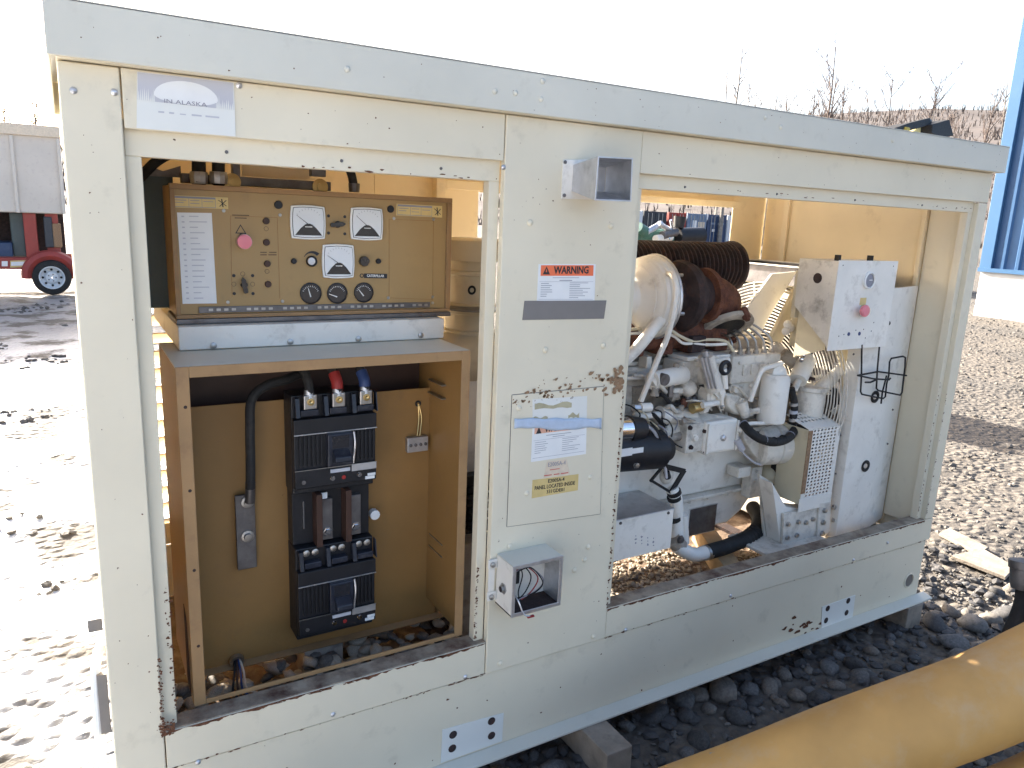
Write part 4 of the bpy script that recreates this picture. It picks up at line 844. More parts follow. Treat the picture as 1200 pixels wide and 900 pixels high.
# shut-off actuator box
bx = bxp('actuator_box', 804.5, 497, 826, 530, .30, .40, 'eng_white', .004)
MB().prism([P(785,488.5,.33), P(826,497,.30), P(862,491,.30), P(822,482.5,.36)], (0, 0, -.006)).build('actuator_shelf', 'eng_white', eng, .002)
af = MB(); c = P(846, 512, .285); 
a = rect(827, 493, 864, 531, .285); MB().box(a[0], a[1], .285, .39, a[2], a[3]).build('actuator_frame', 'eng_clean', eng, .012)
MB().box(a[0]+.012, a[1]-.018, .2805, .2848, a[2]+.014, a[3]-.012).build('actuator_face', 'eng_clean', eng, .012)
for k, uu in enumerate((a[0]+.004, a[1]-.012)): MB().box(uu, uu+.010, .276, .2847, a[2]+.006, a[3]-.006).build('actuator_band', 'eng_clean', eng, .003)
q = P(847, 513, .280); MB().lathe(q, (0, -1, 0), [(0, .014), (.008, .012), (.012, .006)], 10).build('actuator_stud', 'alu', eng)
for u, v in ((808,501),(809,524),(824,529),(825,505)): bolt(P(u, v, .2995), (0, -1, 0), .008, 'rust_dark')
bolt(P(814, 513, .2995), (0, -1, 0), .012, 'eng_clean')
# elbows and wiring left of the actuator
cyp('water_pipe', (778,487,.36), (812,487,.36), .030, 'eng_white', None, 18); cyp('pipe_collar', (772,486,.35), (781,487,.35), .034, 'eng_clean', None, 16)
tbp('water_elbow', [(744,483,.33),(750,488,.32),(760,487,.32),(774,486,.33)], .013, 'eng_clean', n=12)
cyp('pipe_nipple', (750,478,.31), (762,477,.31), .017, 'eng_clean', None, 12); cyp('pipe_nipple', (742,478,.31), (750,478,.31), .013, 'alu', None, 6)
cyp('oil_cooler', (775,506,.37), (806,500,.38), .036, 'eng_white', None, 18); bolt(P(780, 506, .333), (0, -1, 0), .012)
tbp('dark_hose', [(776,521,.34),(785,514,.34),(795,511,.34),(803,508,.34)], .018, 'eng_grimy', n=12)
for k in range(9):
    u = 733+(k*23 % 50); v = 474+(k*17 % 26); tbp('wire', [(u, v, .30), (u+8, v+3+k % 4, .28), (u+17-k, v+12, .30), (u+12, v+22, .31)], .0028, ('rubber', 'eng_warm', 'ink_grey', 'rubber')[k % 4], n=6)
tbp('wire', [(758,498,.29),(768,508,.26),(774,525,.26),(779,545,.27),(781,560,.28)], .006, 'ink_soft', n=6); tbp('wire', [(762,494,.28),(770,505,.25),(777,524,.25),(782,548,.26)], .0035, 'rubber', n=6)
tbp('wire', [(786,514,.33),(791,520,.32),(798,524,.32),(806,525,.31)], .003, 'rubber', n=6)
rc = random.Random(77)
for k in range(34):
    u, v = rc.choice(((rc.uniform(738,800), rc.uniform(455,500)), (rc.uniform(790,860), rc.uniform(425,482)), (rc.uniform(855,900), rc.uniform(455,500)), (rc.uniform(905,975), rc.uniform(425,490)))); Y_ = rc.uniform(.30, .40); p_ = P(u, v, Y_)
    ax_ = rc.choice(((1, 0, 0), (0, -1, 0), (0, 0, 1), (.6, -.6, .3))); r_ = rc.uniform(.007, .016); h_ = rc.uniform(.02, .05)
    MB().lathe(p_, ax_, [(0, r_*1.3), (h_*.3, r_*1.3), (h_*.31, r_), (h_, r_), (h_+.002, r_*.6)], rc.choice((6, 12))).build('fitting', rc.choice(('eng_white', 'eng_grimy', 'eng_clean', 'steel_dark', 'rust_dark')), eng)
for k in range(10):
    u, v = rc.uniform(735, 905), rc.uniform(445, 500); tbp('hose', [(u, v, .36), (u+rc.uniform(6, 14), v+rc.uniform(-6, 4), .31), (u+rc.uniform(16, 26), v+rc.uniform(-2, 10), .33), (u+rc.uniform(22, 34), v+rc.uniform(4, 16), .38)], rc.choice((.004, .006, .008)), rc.choice(('rubber', 'eng_grimy', 'steel_dark', 'eng_white')), n=8)
for u0, v0, u1, v1, Y_ in ((742,452,790,480,.44),(805,452,852,490,.44),(858,468,890,498,.43),(920,440,938,500,.40),(735,500,800,512,.43)):
    bxp('shade_block', u0, v0, u1, v1, Y_, Y_+.03, 'eng_grimy', .006)  # dark blocks set between engine parts in place of shade
# starter motor
st_ = cyp('starter_motor', (700,530,.30), (771,526,.30), .076, 'black_plastic', .074, 30)
cyp('starter_nose', (771,526,.30), (782,526,.30), .060, 'rubber', .045, 24, st_)
MB().cyl(P(700,505,.28), P(735,503,.28), .046, None, 24).build('starter_solenoid', 'chrome', st_); cyp('solenoid_cap', (735,503,.28), (752,502,.28), .050, 'black_plastic', .04, 24, st_)
bxp('starter_label', 722, 526, 741, 535, .2225, .2245, 'white_paper', .0, st_); bxp('starter_label', 741, 525, 754, 531, .2235, .2255, 'white_paper', .0, st_)
bolt(P(745, 545, .232), (0, -1, 0), .010, 'steel', st_); MB().box(P(757,536,.24).x, P(772,536,.24).x, .238, .26, P(765,541,.24).z, P(765,533,.24).z).build('brass_terminal', 'brass', st_)
# black square gasket frame hanging on the wiring
G = [(763,563),(777,546),(801,552),(786,577)]
gk = MB()
for k in range(4):
    p_, q_ = P(*G[k], .30), P(*G[(k+1) % 4], .30); d = (q_-p_).normalized(); gk.obox((p_+q_)/2+Vector((0, -.0005*k, 0)), d, (0, 1, 0), d.cross(Vector((0, 1, 0))), (q_-p_).length/2+.006, .004, .010 if k in (1, 2) else .005)
gk.build('gasket_frame', 'rubber', eng, .001); MB().ball(P(781, 557, .32), .030, 1, .8, 1.2).build('fitting', 'eng_white', eng); cyp('fitting_plug', (781,553,.295), (783,560,.295), .012, 'rubber', None, 12)
# lower coolant pipe and big hose
tbp('coolant_pipe', [(787,572,.31),(792,585,.30),(793,605,.30),(793,632,.29)], .026, 'eng_clean', n=16)
for v in (577, 583, 607): cyp('pipe_band', (789.5,v-1.6,.30), (790.5,v+1.6,.30), .0280, 'rubber', None, 16)
cyp('coolant_valve', (787,631,.29), (798,641,.28), .036, 'eng_grimy', .03, 14); bolt(P(797, 632, .25), (0, -1, 0), .014, 'steel_dark'); cyp('valve_stem', (800,603,.29), (802,636,.29), .020, 'eng_clean', None, 12)
tbp('coolant_elbow', [(793,640,.28),(803,646,.27),(814,650,.26),(829,647,.26)], .028, 'eng_clean', n=16); cyp('hose_clamp', (826,648,.26), (831,647,.26), .031, 'steel', None, 18)
tbp('coolant_hose', [(829,647,.26),(850,641,.26),(872,632,.27),(886,622,.30),(889,608,.36),(882,594,.44)], .031, 'rubber', n=16)
for k in range(5): tbp('hose_rib', [(872+k*3.2,634-k*2.6,.268+.006*k),(874+k*3.2,632-k*2.6,.268+.006*k)], .0335, 'rubber', n=16)
# spin-on filter with its head
fl_ = thing('fuel_filter', 'white spin-on fuel filter canister hanging from the engine head bracket', 'filter', tuple(P(906, 495, .27)))
c = P(906, 468, .27); h0, h1 = P(906, 494, .27).z-c.z, P(908, 440, .27).z-c.z
MB().lathe(c, (.02, 0, 1), [(h0, .045), (h0+.004, .054), (h0+.012, .056), (h1-.01, .056), (h1, .050), (h1+.006, .044)], 32).build('canister', 'eng_clean', fl_)
MB().lathe(P(911, 438, .27), (-.2, -.9, .15), [(-.06, .034), (.015, .034), (.018, .028), (.02, .001)], 20).build('filter_head', 'eng_clean', fl_)
tbp('fuel_pipe', [(916,426,.27),(905,429,.26),(893,434,.26),(886,450,.26),(879,470,.27)], .010, 'eng_clean', n=12)
tbp('fuel_pipe', [(866,506,.27),(876,497,.26),(895,496,.26),(908,495,.26)], .008, 'eng_clean', n=10)
# lift pump body between governor and filter
MB().prism([P(852,461,.32), P(866,462,.32), P(873,471,.32), P(870,488,.32), P(862,486,.32), P(853,476,.32)], (0, .10, 0)).build('lift_pump', 'eng_white', eng, .012)
cyp('lift_pump_cap', (868,470,.31), (874,488,.30), .026, 'eng_white', .018, 16); bolt(P(868, 470, .315), (0, -1, 0), .012)
tbp('sensor_lead', [(864,516,.28),(868,524,.27),(872,532,.27),(884,542,.28),(893,545,.30)], .0045, 'ink_soft', n=6); cyp('sensor_boot', (863,515,.28), (870,527,.27), .017, 'ink_soft', .013, 12)
bxp('sensor_block', 866, 548, 880, 560, .33, .40, 'eng_white', .006); bxp('lower_bracket', 880, 548, 892, 583, .35, .40, 'eng_white', .004)
for u, v in ((886,552),(885,563),(870,553)): bolt(P(u, v, .349), (0, -1, 0), .007)
# belt driven housing with corrugated sleeve
MB().lathe(P(884, 522, .34), (1, -.30, .05), [(0, .075), (.01, .086), (.08, .086), (.085, .080), (.09, .086), (.15, .086), (.165, .075), (.17, .03), (.175, .001)], 34).build('charging_alternator', 'eng_white', eng)
MB().prism([P(872,503,.33), P(893,520,.30), P(903,541,.30), P(890,543,.30), P(872,515,.32)], (0, .06, 0)).build('alternator_bracket', 'eng_white', eng, .008); bolt(P(897, 528, .297), (0, -1, 0), .012)
MB().box(P(880,503,.31).x, P(930,503,.31).x, .31, .42, P(905,507,.31).z, P(905,498,.31).z).build('alternator_shelf', 'eng_grimy', eng, .004)
slv = [(871,497,.27),(880,507,.22),(893,515,.20),(909,518,.20),(924,513,.21),(932,503,.24)]
tbp('loom_sleeve', slv, .018, 'rubber', n=12); 
for k in range(8):
    t = k/7; i = min(4, int(t*5)); q0, q1 = P(*slv[i]), P(*slv[i+1]); pp = q0.lerp(q1, t*5-i); d = (q1-q0).normalized(); MB().ring(pp, d, .0175, .0024, 12, 5).build('sleeve_rib', 'ink_grey' if k % 3 == 0 else 'rubber', eng)
tbp('loom_sleeve', [(927,455,.26),(931,475,.26),(929,492,.26),(927,506,.27)], .015, 'rubber', n=10)
for k in range(4): cyp('loom_band', (930-k*.3,472+k*9,.258), (930-k*.3,475+k*9,.258), .0175, 'ink_soft' if k % 2 else 'alu', None, 12)
# second filter bowl, thermostat necks
c = P(948, 470, .30); h0, h1 = P(948, 491, .30).z-c.z, P(948, 452, .30).z-c.z
MB().lathe(c, (0, 0, 1), [(h0, .045), (h0+.008, .062), (h1-.02, .064), (h1-.016, .072), (h1, .072), (h1+.004, .05)], 30).build('filter_bowl', 'eng_white', eng)
cyp('bowl_neck', (960,458,.27), (977,441,.25), .032, 'eng_white', .026, 20); cyp('neck_cap', (975,443,.25), (985,433,.24), .024, 'eng_clean', None, 18); cyp('neck_tip', (985,436,.245), (994,430,.24), .018, 'chrome', None, 14)
for u, v in ((963,459),(970,460)): bolt(P(u, v, .255), (0, -1, 0), .009)
th_ = cyp('thermostat_housing', (945,422,.34), (935,446,.30), .040, 'eng_clean', .036, 22)
for u, v in ((941,416),(945,411),(939,421),(951,412)): MB().ball(P(u, v, .30), .013, 1, 1, 1.2, 10, 6).build('fitting', 'chrome', th_)
cyp('neck_pipe', (917,414,.40), (935,428,.36), .026, 'eng_grimy', .03, 18); cyp('rail_pipe', (906,404,.46), (932,424,.40), .022, 'eng_white', None, 14)
cyp('drain_cock', (936,446,.29), (930,458,.28), .014, 'eng_white', None, 12)
tbp('rod', [(975,484,.25),(990,472,.22),(1003,462,.19),(1016,450,.16)], .012, 'eng_clean', n=10); cyp('rod_end', (1010,455,.17), (1018,449,.155), .016, 'eng_warm', None, 10)
cyp('rod_chrome', (978,481.5,.245), (984,477,.233), .0128, 'chrome', None, 12)
# perforated belt guard
pg = [(943,493.5),(972,492.5),(978,504),(971,592)]
bg_ = thing('belt_guard', 'perforated cream sheet-metal belt guard with rusted edge beside the radiator', 'guard', tuple(P(955, 592, .16)))
def perf(o, ex, ez, w_, h_, nx, nz_, fr_):
    mb = MB(); cw, chh = w_/nx, h_/nz_
    for j in range(nz_):
        for i in range(nx):
            if (i < 1 or i > nx-2 or j < 2): 
                b0 = o+ex*(i*cw)+ez*(j*chh); mb.add([b0, b0+ex*cw, b0+ex*cw+ez*chh, b0+ez*chh], [(0, 1, 2, 3)]); continue
            b0 = o+ex*(i*cw)+ez*(j*chh); sh_ = (.18 if j % 2 else -.18)
            sq = [(0, 0), (.5, 0), (1, 0), (1, .5), (1, 1), (.5, 1), (0, 1), (0, .5)]
            ci = [(.5+sh_*.4+fr_*math.cos(math.pi*(1.25+.25*k)), .5+fr_*math.sin(math.pi*(1.25+.25*k))) for k in range(8)]
            mb.add([b0+ex*cw*a+ez*chh*b2 for a, b2 in sq]+[b0+ex*cw*a+ez*chh*b2 for a, b2 in ci], [(k, (k+1) % 8, 8+(k+1) % 8, 8+k) for k in range(8)])
    return mb
o_bl = P(937, 592, .165); o_br = P(971, 584, .165); o_tl = P(944, 505, .165)
ez_ = Vector((0, 0, 1)); ex_ = Vector((1, 0, 0)); w_ = o_br.x-o_bl.x+.012; h_ = o_tl.z-o_bl.z
pgm = perf(o_bl, ex_, ez_, w_, h_, 9, 22, .33).build('perforated_face', 'eng_clean', bg_, smooth=0); sl = pgm.modifiers.new('t', 'SOLIDIFY'); sl.thickness = .002
ty_ = Vector((0, .12, .035)); lt = ty_.length
pgt = perf(o_bl+ez_*h_+Vector((.0, .002, 0)), ex_, ty_.normalized(), w_, lt, 9, 5, .33).build('perforated_top', 'eng_clean', bg_, smooth=0); sl = pgt.modifiers.new('t', 'SOLIDIFY'); sl.thickness = .002
MB().box(o_bl.x-.004, o_bl.x-.001, .165, .30, o_bl.z+.002, o_bl.z+h_).build('guard_side', 'eng_warm', bg_, .001)
MB().box(o_bl.x-.006, o_bl.x+.018, .1600, .1638, o_bl.z+.05, o_bl.z+h_-.002).build('rusted_edge', 'primer_chip', bg_, .001)
MB().box(o_bl.x-.01, o_br.x+.012, .1605, .1645, o_bl.z-.03, o_bl.z+.028).build('guard_foot', 'eng_clean', bg_, .002)
MB().box(o_bl.x+.012, o_br.x+.008, .27, .34, o_bl.z+.01, o_bl.z+h_-.01).build('dark_backing', 'rubber', bg_)  # dark backing added so the guard holes look shaded
MB().ball(P(915, 553, .36), .12, 1.0, .8, .55, 24, 12).build('damper_cover', 'eng_warm', eng)
# engine mount
mt = thing('engine_mount', 'bolted cream plate steel front engine mount on the skid', 'bracket', tuple(P(935, 638, .18)))
def poly(nm, pix, Y, t, m, par, bev=.002): return MB().prism([P(u, v, Y) for u, v in pix], (0, t, 0)).build(nm, m, par, bev)
poly('mount_web', [(890,556),(906,566),(917,640),(896,634)], .26, .012, 'eng_white', mt)
poly('mount_gusset', [(905,566),(921,594),(945,597),(960,594),(960,597),(919,604),(919,641),(915,641)], .185, .07, 'eng_clean', mt)
poly('mount_face', [(919,602),(961,594),(960,628),(917,641)], .17, .012, 'eng_white', mt)
for u, v in ((923,614),(935,611.5),(944,612),(952,608),(922,630),(933,627)): bolt(P(u, v, .1695), (0, -1, 0), .009, 'steel', mt)
poly('mount_strap', [(960.5,590),(974,588),(973,624),(958,630)], .160, .010, 'eng_white', mt)
for u, v in ((966,598),(964,612),(976,594),(976,609),(963,625)): bolt(P(u, v, .1595), (0, -1, 0), .010, 'steel', mt)
bz = P(900, 641, .18).z; MB().box(P(888,640,.18).x, P(955,640,.18).x, .12, .34, bz-.014, bz).build('base_plate', 'eng_white', mt, .003)
# lower box by the sump
lb = thing('junction_box', 'plain grey sheet-metal box below the starter motor', 'box', tuple(P(755, 650, .24)))
a = rect(721, 604, 787, 650, .20); MB().box(a[0]-.04, a[1], .20, .40, a[2], a[3]).build('body', 'eng_clean', lb, .002); MB().box(a[0]-.042, a[1]+.002, .198, .402, a[3]+.0005, a[3]+.004).build('lid', 'alu', lb, .001)
for u, v in ((727,613),(783,601)): MB().lathe(P(u, v, .20), (0, -1, 0), [(0, .006), (.004, .005), (.0045, .001)], 8).build('screw', 'steel_dark', lb)
for k in range(12): q = P(745+(k*7 % 28), 628+(k*5 % 12), .1998); flk = MB(); flake(flk, (q.x, q.z), .003+.0015*(k % 3), .1995); flk.build('scuff', 'ink_grey', lb, smooth=0)

# ------------------------------------------------------------------ radiator, fan guard and shroud
rd = thing('radiator', 'cream radiator with shroud and ringed fan guard at the end of the engine', 'radiator', (2.95, .6, .19))
MB().prism([(2.735, .135, .315), (2.93, .135, .315), (3.155, .198, .315), (3.155, .215, .315), (2.93, .150, .315), (2.75, .150, .315), (2.75, .20, .315), (2.735, .20, .315)], (0, 0, 1.07)).build('side_cheek', 'eng_clean', rd, .003)
MB().box(2.86, 3.06, .22, 1.02, .36, 1.33).build('core', 'steel_dark', rd)
MB().box(2.80, 3.10, .2165, 1.03, .22, .345).build('bottom_tank', 'eng_white', rd, .01)
sx = 2.80
fr = MB(); 
fr.box(sx, sx+.05, .206, .2155, .35, 1.36); fr.box(sx, sx+.05, 1.02, 1.03, .35, 1.36); fr.box(sx, sx+.05, .216, 1.0195, 1.345, 1.355); fr.build('shroud_frame', 'eng_warm', rd, .002)
MB().lathe((sx-.05, .61, .90), (1, 0, 0), [(0, .40), (.0, .405), (.10, .43), (.10, .425)], 44, False).build('shroud_ring', 'eng_warm', rd)
cf = Vector((2.70, .61, .90))
for k in range(24): MB().ring(cf, (1, 0, 0), .13+k*.0145, .0028, 48, 5).build('guard_ring', 'eng_white', rd)
for k in range(6):
    t = rad(60*k+18); d = Vector((0, math.cos(t), math.sin(t))); MB().cyl(cf+Vector((.008, 0, 0))+d*.10, cf+Vector((.008, 0, 0))+d*.47, .005, None, 6).build('guard_spoke', 'eng_clean', rd)
for k in range(6):
    t = rad(60*k); d = Vector((0, math.cos(t), math.sin(t))); e = Vector((.35, -math.sin(t), math.cos(t))).normalized()
    MB().obox(cf+Vector((.07, 0, 0))+d*.22, d, e, d.cross(e), .16, .055, .003).build('fan_blade', 'rubber', rd)
MB().cyl(cf+Vector((-.02, 0, 0)), cf+Vector((.11, 0, 0)), .075, None, 24).build('fan_hub', 'eng_grimy', rd)
# filler trough over the core with a bright folded lip
tr = MB()
z0t, z1t = 1.352, 1.435
tr.box(2.76, 2.766, .30, 1.06, z0t, z1t); tr.box(3.10, 3.106, .30, 1.06, z0t, z1t); tr.box(2.7662, 3.0998, 1.054, 1.06, z0t, z1t); tr.box(2.7662, 3.0998, .30, .306, z0t, z1t)
tr.build('top_tray', 'steel_dark', rd, .002)
lp = MB(); lp.box(2.745, 2.772, .29, 1.07, z1t+.0005, z1t+.006); lp.box(3.094, 3.12, .29, 1.07, z1t+.0005, z1t+.006); lp.box(2.7722, 3.0938, .29, .315, z1t+.0005, z1t+.006); lp.box(2.7722, 3.0938, 1.045, 1.07, z1t+.0005, z1t+.006); lp.build('tray_lip', 'eng_clean', rd, .001)
MB().box(2.7662, 3.0998, .3062, 1.0538, z0t+.002, z0t+.006).build('tray_floor', 'steel_dark', rd)
# sloping brace plates from tray to engine
MB().prism([P(905,321,.52), P(934,318,.52), P(900,374,.50), P(890,396,.50), P(868,372,.52)], (.0, .012, 0)).build('brace_plate', 'eng_clean', rd, .002)
MB().prism([P(941,322,.45), P(948,324,.45), P(916,402,.45), P(902,400,.45)], (0, .02, 0)).build('brace_bar', 'eng_warm', rd, .002)
MB().cyl(P(940, 345, .36), P(934, 405, .36), .032, None, 18).build('vent_pipe', 'eng_warm', rd)
for u, v in ((923,380),(926,384),(921,388)): MB().ball(P(u, v, .36), .018, 1, 1, 1, 10, 6).build('pipe_fitting', 'eng_clean', rd)
for k, (u, v) in enumerate(((1025,465),(1014,546))):
    gq = MB().lathe(P(u, v, .1345), (0, -1, 0), [(0, .026), (.004, .026), (.006, .018), (.002, .012), (.0015, .001)], 22).build('grommet', 'rubber', rd); MB().lathe(P(u, v, .1285), (0, -1, 0), [(0, .011), (.003, .010), (.0035, .001)], 12).build('grommet_bolt', 'alu', gq)
for u, v in ((1000,415),(985,510),(979,555),(976,593),(1040,520),(1046,480)): MB().lathe(P(u, v, .1345 if u < 1020 else .16), (0, -1, 0), [(0, .005), (.003, .004), (.0035, .001)], 8).build('screw', 'steel_dark', rd)
# ------------------------------------------------------------------ small control box on the radiator
kb = thing('switch_box', 'pale square switch box with gauge and red push button on the radiator', 'switch box', (2.68, .15, 1.16))
YK = .10; fc = [P(984,306.5,YK), P(1051,307,YK), P(1038.5,406,YK), P(970.5,409,YK)]
kx0, kx1, kz0, kz1 = (fc[0].x+fc[3].x)/2, (fc[1].x+fc[2].x)/2, (fc[2].z+fc[3].z)/2, (fc[0].z+fc[1].z)/2
kyb = .28
MB().box(kx0, kx1, YK+.0035, YK+.006, kz0, kz1).build('back_panel', 'eng_clean', kb)
MB().box(kx0-.004, kx1+.004, YK, YK+.003, kz0-.004, kz1+.004).build('front_panel', 'eng_clean', kb, .001)
MB().prism([(kx0, YK+.0062, kz1-.003), (kx0, kyb, kz1-.003), (kx0, kyb, kz0+.15), (kx0, YK+.0062, kz0+.01)], (.003, 0, 0)).build('side_panel', 'eng_white', kb)
MB().box(kx0, kx1, YK+.0062, kyb, kz1-.0028, kz1).build('top_panel', 'eng_white', kb, .001)
MB().box(kx1-.003, kx1, YK+.0062, kyb, kz0, kz1-.003).build('side_panel', 'eng_white', kb)
MB().box(kx0+.01, kx1-.01, kyb, kyb+.02, kz0+.10, kz1-.05).build('mounting_channel', 'eng_warm', kb)
MB().cyl((kx0+.10, kyb+.01, kz0+.12), (kx0+.14, .30, kz0-.05), .015).build('mounting_leg', 'eng_warm', kb)
MB().prism([(kx0+.02, YK+.03, kz0+.02), (kx0+.02, kyb-.01, kz0+.13), (kx0+.02, kyb-.01, kz0-.06), (kx0+.02, YK+.03, kz0-.005)], (.003, 0, 0)).build('sunlit_panel', 'eng_warm', kb)  # warm coloured panel stands in for the sunlit lower side face
p = PX(958, 326, kx0-.0005); MB().lathe((kx0-.0002, p.y, p.z), (-1, 0, 0), [(0, .020), (.0012, .019), (.0014, .001)], 18).build('knockout_hole', 'rust_dark', kb)
gq = MB().lathe(P(1017, 328.5, YK), (0, -1, 0), [(0, .033), (.010, .033), (.013, .029), (.009, .026)], 28, False).build('gauge', 'white_mark', kb); MB().lathe(P(1018, 328.5, YK-.0085), (0, -1, 0), [(0, .0275), (.0005, .001)], 26).build('dial', 'ink_grey', gq); MB().box(P(1018,328,YK).x-.010, P(1018,328,YK).x+.010, YK-.0108, YK-.0095, P(1018,328,YK).z-.0015, P(1018,328,YK).z+.0015).build('needle', 'white_mark', gq)
pbt = MB().lathe(P(1011, 364, YK), (0, -1, 0), [(0, .025), (.010, .024), (.011, .019), (.02, .019)], 22).build('push_button', 'chrome', kb); MB().lathe(P(1011, 364, YK-.020), (0, -1, 0), [(0, .019), (.006, .023), (.014, .023), (.018, .018), (.0185, .001)], 22).build('cap', 'pink', pbt)
bxp('yellow_tag', 1008, 349, 1015, 357.5, YK-.0012, YK-.0003, 'yellow_label', 0, kb)
for u, v in ((994.5,391.5),(1007,391)): MB().lathe(P(u, v, YK), (0, -1, 0), [(0, .008), (.002, .007), (.0022, .001)], 10).build('plugged_hole', 'blue_rubber', kb)
for u, v in ((988,311),(1047,312),(1003,387),(1012,386),(1024,378),(1021,388),(989,392),(1014,396),(983,394)): MB().lathe(P(u, v, YK), (0, -1, 0), [(0, .0028), (.0008, .001)], 8).build('screw', 'rust_dark', kb)
MB().lathe((kx1+.004, YK+.01, kz0+.09), (1, 0, 0), [(0, .010), (.01, .010)], 10).build('side_latch', 'rubber', kb)
for u in (979, 1017): q = P(u, 303, YK+.05); MB().box(q.x-.006, q.x+.006, YK+.03, YK+.05, kz1, kz1+.022).build('hinge_pin', 'rubber', kb)
# black wire bottle rack
wr = thing('wire_rack', 'bent black wire bottle rack hung below the switch box', 'rack', tuple(P(1035, 470, .12)))
R1 = .0038
def wire(pix, nm='wire', closed=False):
    ps = [P(*q) for q in pix]; 
    MB().tube(ps, R1, 6, smooth=False).build(nm, 'rubber', wr)
wire([(1010,404,.10),(1009.5,440,.10),(1008.5,459,.10),(1010,462,.10),(1024,465,.10),(1035,467,.10),(1037.5,465,.10),(1039,450,.10),(1041.5,440,.10),(1042.5,424,.10),(1044.5,420,.10),(1058,417.5,.10),(1061,419,.10),(1060.5,430,.10),(1057,460,.10),(1055,463,.10),(1040,460,.105),(1029,457.5,.105),(1027,455,.105),(1028,435,.105),(1030.5,406,.105)])
wire([(1005,440,.095),(1029,435.5,.11),(1062,440,.11)], 'hoop'); wire([(1005,440,.095),(1024,444,.09),(1042,445,.09),(1043.5,443,.09)], 'hoop'); wire([(1014,448,.09),(1020,448,.09),(1028,444.5,.09)], 'hook'); wire([(1039,440,.095),(1034,460,.09),(1032.5,473,.09)], 'hook')
# yellow timber lying across the pan
q0, q1 = P(822, 628, .58), P(864, 664, .12)
tmb = thing('loose_timber', 'yellow sawn timber lying on the pan under the engine', 'timber', (q0.x, .3, .19))
MB().prism([Vector((q0.x-.04, .60, .19)), Vector((q0.x+.05, .60, .19)), Vector((q1.x+.05, .09, .19)), Vector((q1.x-.04, .09, .19))], (0, 0, .09)).build('beam', 'wood', tmb, .003)
# ------------------------------------------------------------------ yellow pipe boom in the foreground
def PD(u, v, t): return CAM + _ray(u, v)*t
yb_ = thing('yellow_boom', 'scuffed yellow painted tubular boom lying across the foreground', 'boom', tuple(PD(1150, 850, 1.95)*1 - Vector((0, 0, .5))))
ctr = [(690,985,1.95),(790,950,1.93),(880,920,1.92),(985,880,1.92),(1080,846,1.93),(1150,820,1.95),(1210,792,1.97),(1275,752,2.0),(1400,640,2.1)]
MB().tube([PD(*q) for q in ctr], [.098, .104, .110, .114, .116, .117, .118, .118, .118], 40, 8).build('boom_tube', 'yellow_paint', yb_, smooth=60)
MB().tube([PD(u+30, v+115, t-.05) for u, v, t in ctr[2:]], .075, 28, 8).build('lower_tube', 'yellow_paint', yb_, smooth=60)
for q in (ctr[0], ctr[-1]):
    p = PD(*q); MB().box(p.x-.05, p.x+.05, p.y-.05, p.y+.05, -.12, p.z).build('leg', 'yellow_paint', yb_, .006)
hs = thing('black_hose', 'thick black rubber hose end rising behind the yellow boom', 'hose', tuple(PD(1195, 750, 2.3)))
MB().tube([PD(1172, 800, 2.25), PD(1183, 755, 2.25), PD(1196, 725, 2.25), PD(1203, 700, 2.25), PD(1202, 672, 2.25)], .030, 20).build('hose', 'rubber', hs)
MB().lathe(PD(1201, 690, 2.25), PD(1202, 655, 2.25)-PD(1201, 690, 2.25), [(0, .036), (.02, .040), (.06, .040), (.062, .044), (.085, .044), (.087, .03)], 24).build('collar', 'steel_dark', hs)

# ------------------------------------------------------------------ blue steel building on the right
bl = thing('blue_building', 'blue corrugated steel building on a pale concrete plinth', 'building', (24, 0, GZ if 'GZ' in globals() else -.1))
bx0, by1 = 17.5, 7.55; zb0 = .93
MB().box(bx0+.06, 34, -16, by1-.06, zb0, 8.6).build('wall', 'blue_wall', bl)
MB().box(bx0, 34.05, -16.05, by1, -.25, zb0-.002).build('plinth', 'concrete', bl, .02)
MB().box(bx0-.25, 34.3, -16.3, by1+.25, 8.601, 8.9).build('roof', 'blue_trim', bl, .02)
y = by1-.36
while y > -5:
    MB().prism([(bx0+.059, y, zb0+.03), (bx0+.012, y-.03, zb0+.03), (bx0+.012, y-.09, zb0+.03), (bx0+.059, y-.12, zb0+.03)], (0, 0, 7.5)).build('wall_rib', 'blue_wall', bl); y -= .30
MB().box(bx0-.03, bx0+.058, by1-.22, by1+.03, zb0+.001, 8.6).build('corner_trim', 'blue_trim', bl, .01)
MB().box(bx0+.058, bx0+.30, by1-.059, by1+.03, zb0+.001, 8.6).build('corner_trim', 'blue_trim', bl)
MB().box(bx0-.06, bx0+.058, -16, by1+.04, zb0-.06, zb0+.028).build('base_flashing', 'blue_trim', bl)

# ------------------------------------------------------------------ shipping containers seen through the bay
def container(u0, u1, m, lab, marks=(), Y=42, H=2.5):
    X0, X1 = P(u0, 270, Y).x, P(u1, 270, Y).x
    c = thing('shipping_container', lab, 'container', ((X0+X1)/2, Y+3, -.1), 'shipping containers at the back of the yard')
    MB().box(X0, X1, Y+.06, Y+6, -.05, H).build('body', m, c, .02); W = X1-X0
    for k in range(2): 
        d_ = MB().box(X0+.06+k*(W/2-.03), X0+W/2-.02+k*(W/2-.03), Y, Y+.055, .05, H-.1).build('door', m, c, .01)
        for q in (.3, .7): xx = X0+.06+k*(W/2-.03)+q*(W/2-.1); MB().cyl((xx, Y-.03, .08), (xx, Y-.03, H-.12), .022, None, 8).build('locking_bar', 'steel', d_)
    for (a0, a1, z0_, z1_, mm) in marks: MB().box(X0+W*a0, X0+W*a1, Y-.012, Y-.002, z0_, z1_).build('painted_mark', mm, c)
    for xx in (X0, X1): MB().box(xx-.06, xx+.06, Y-.02, Y+.10, -.06, H+.03).build('corner_post', m, c)
    return c
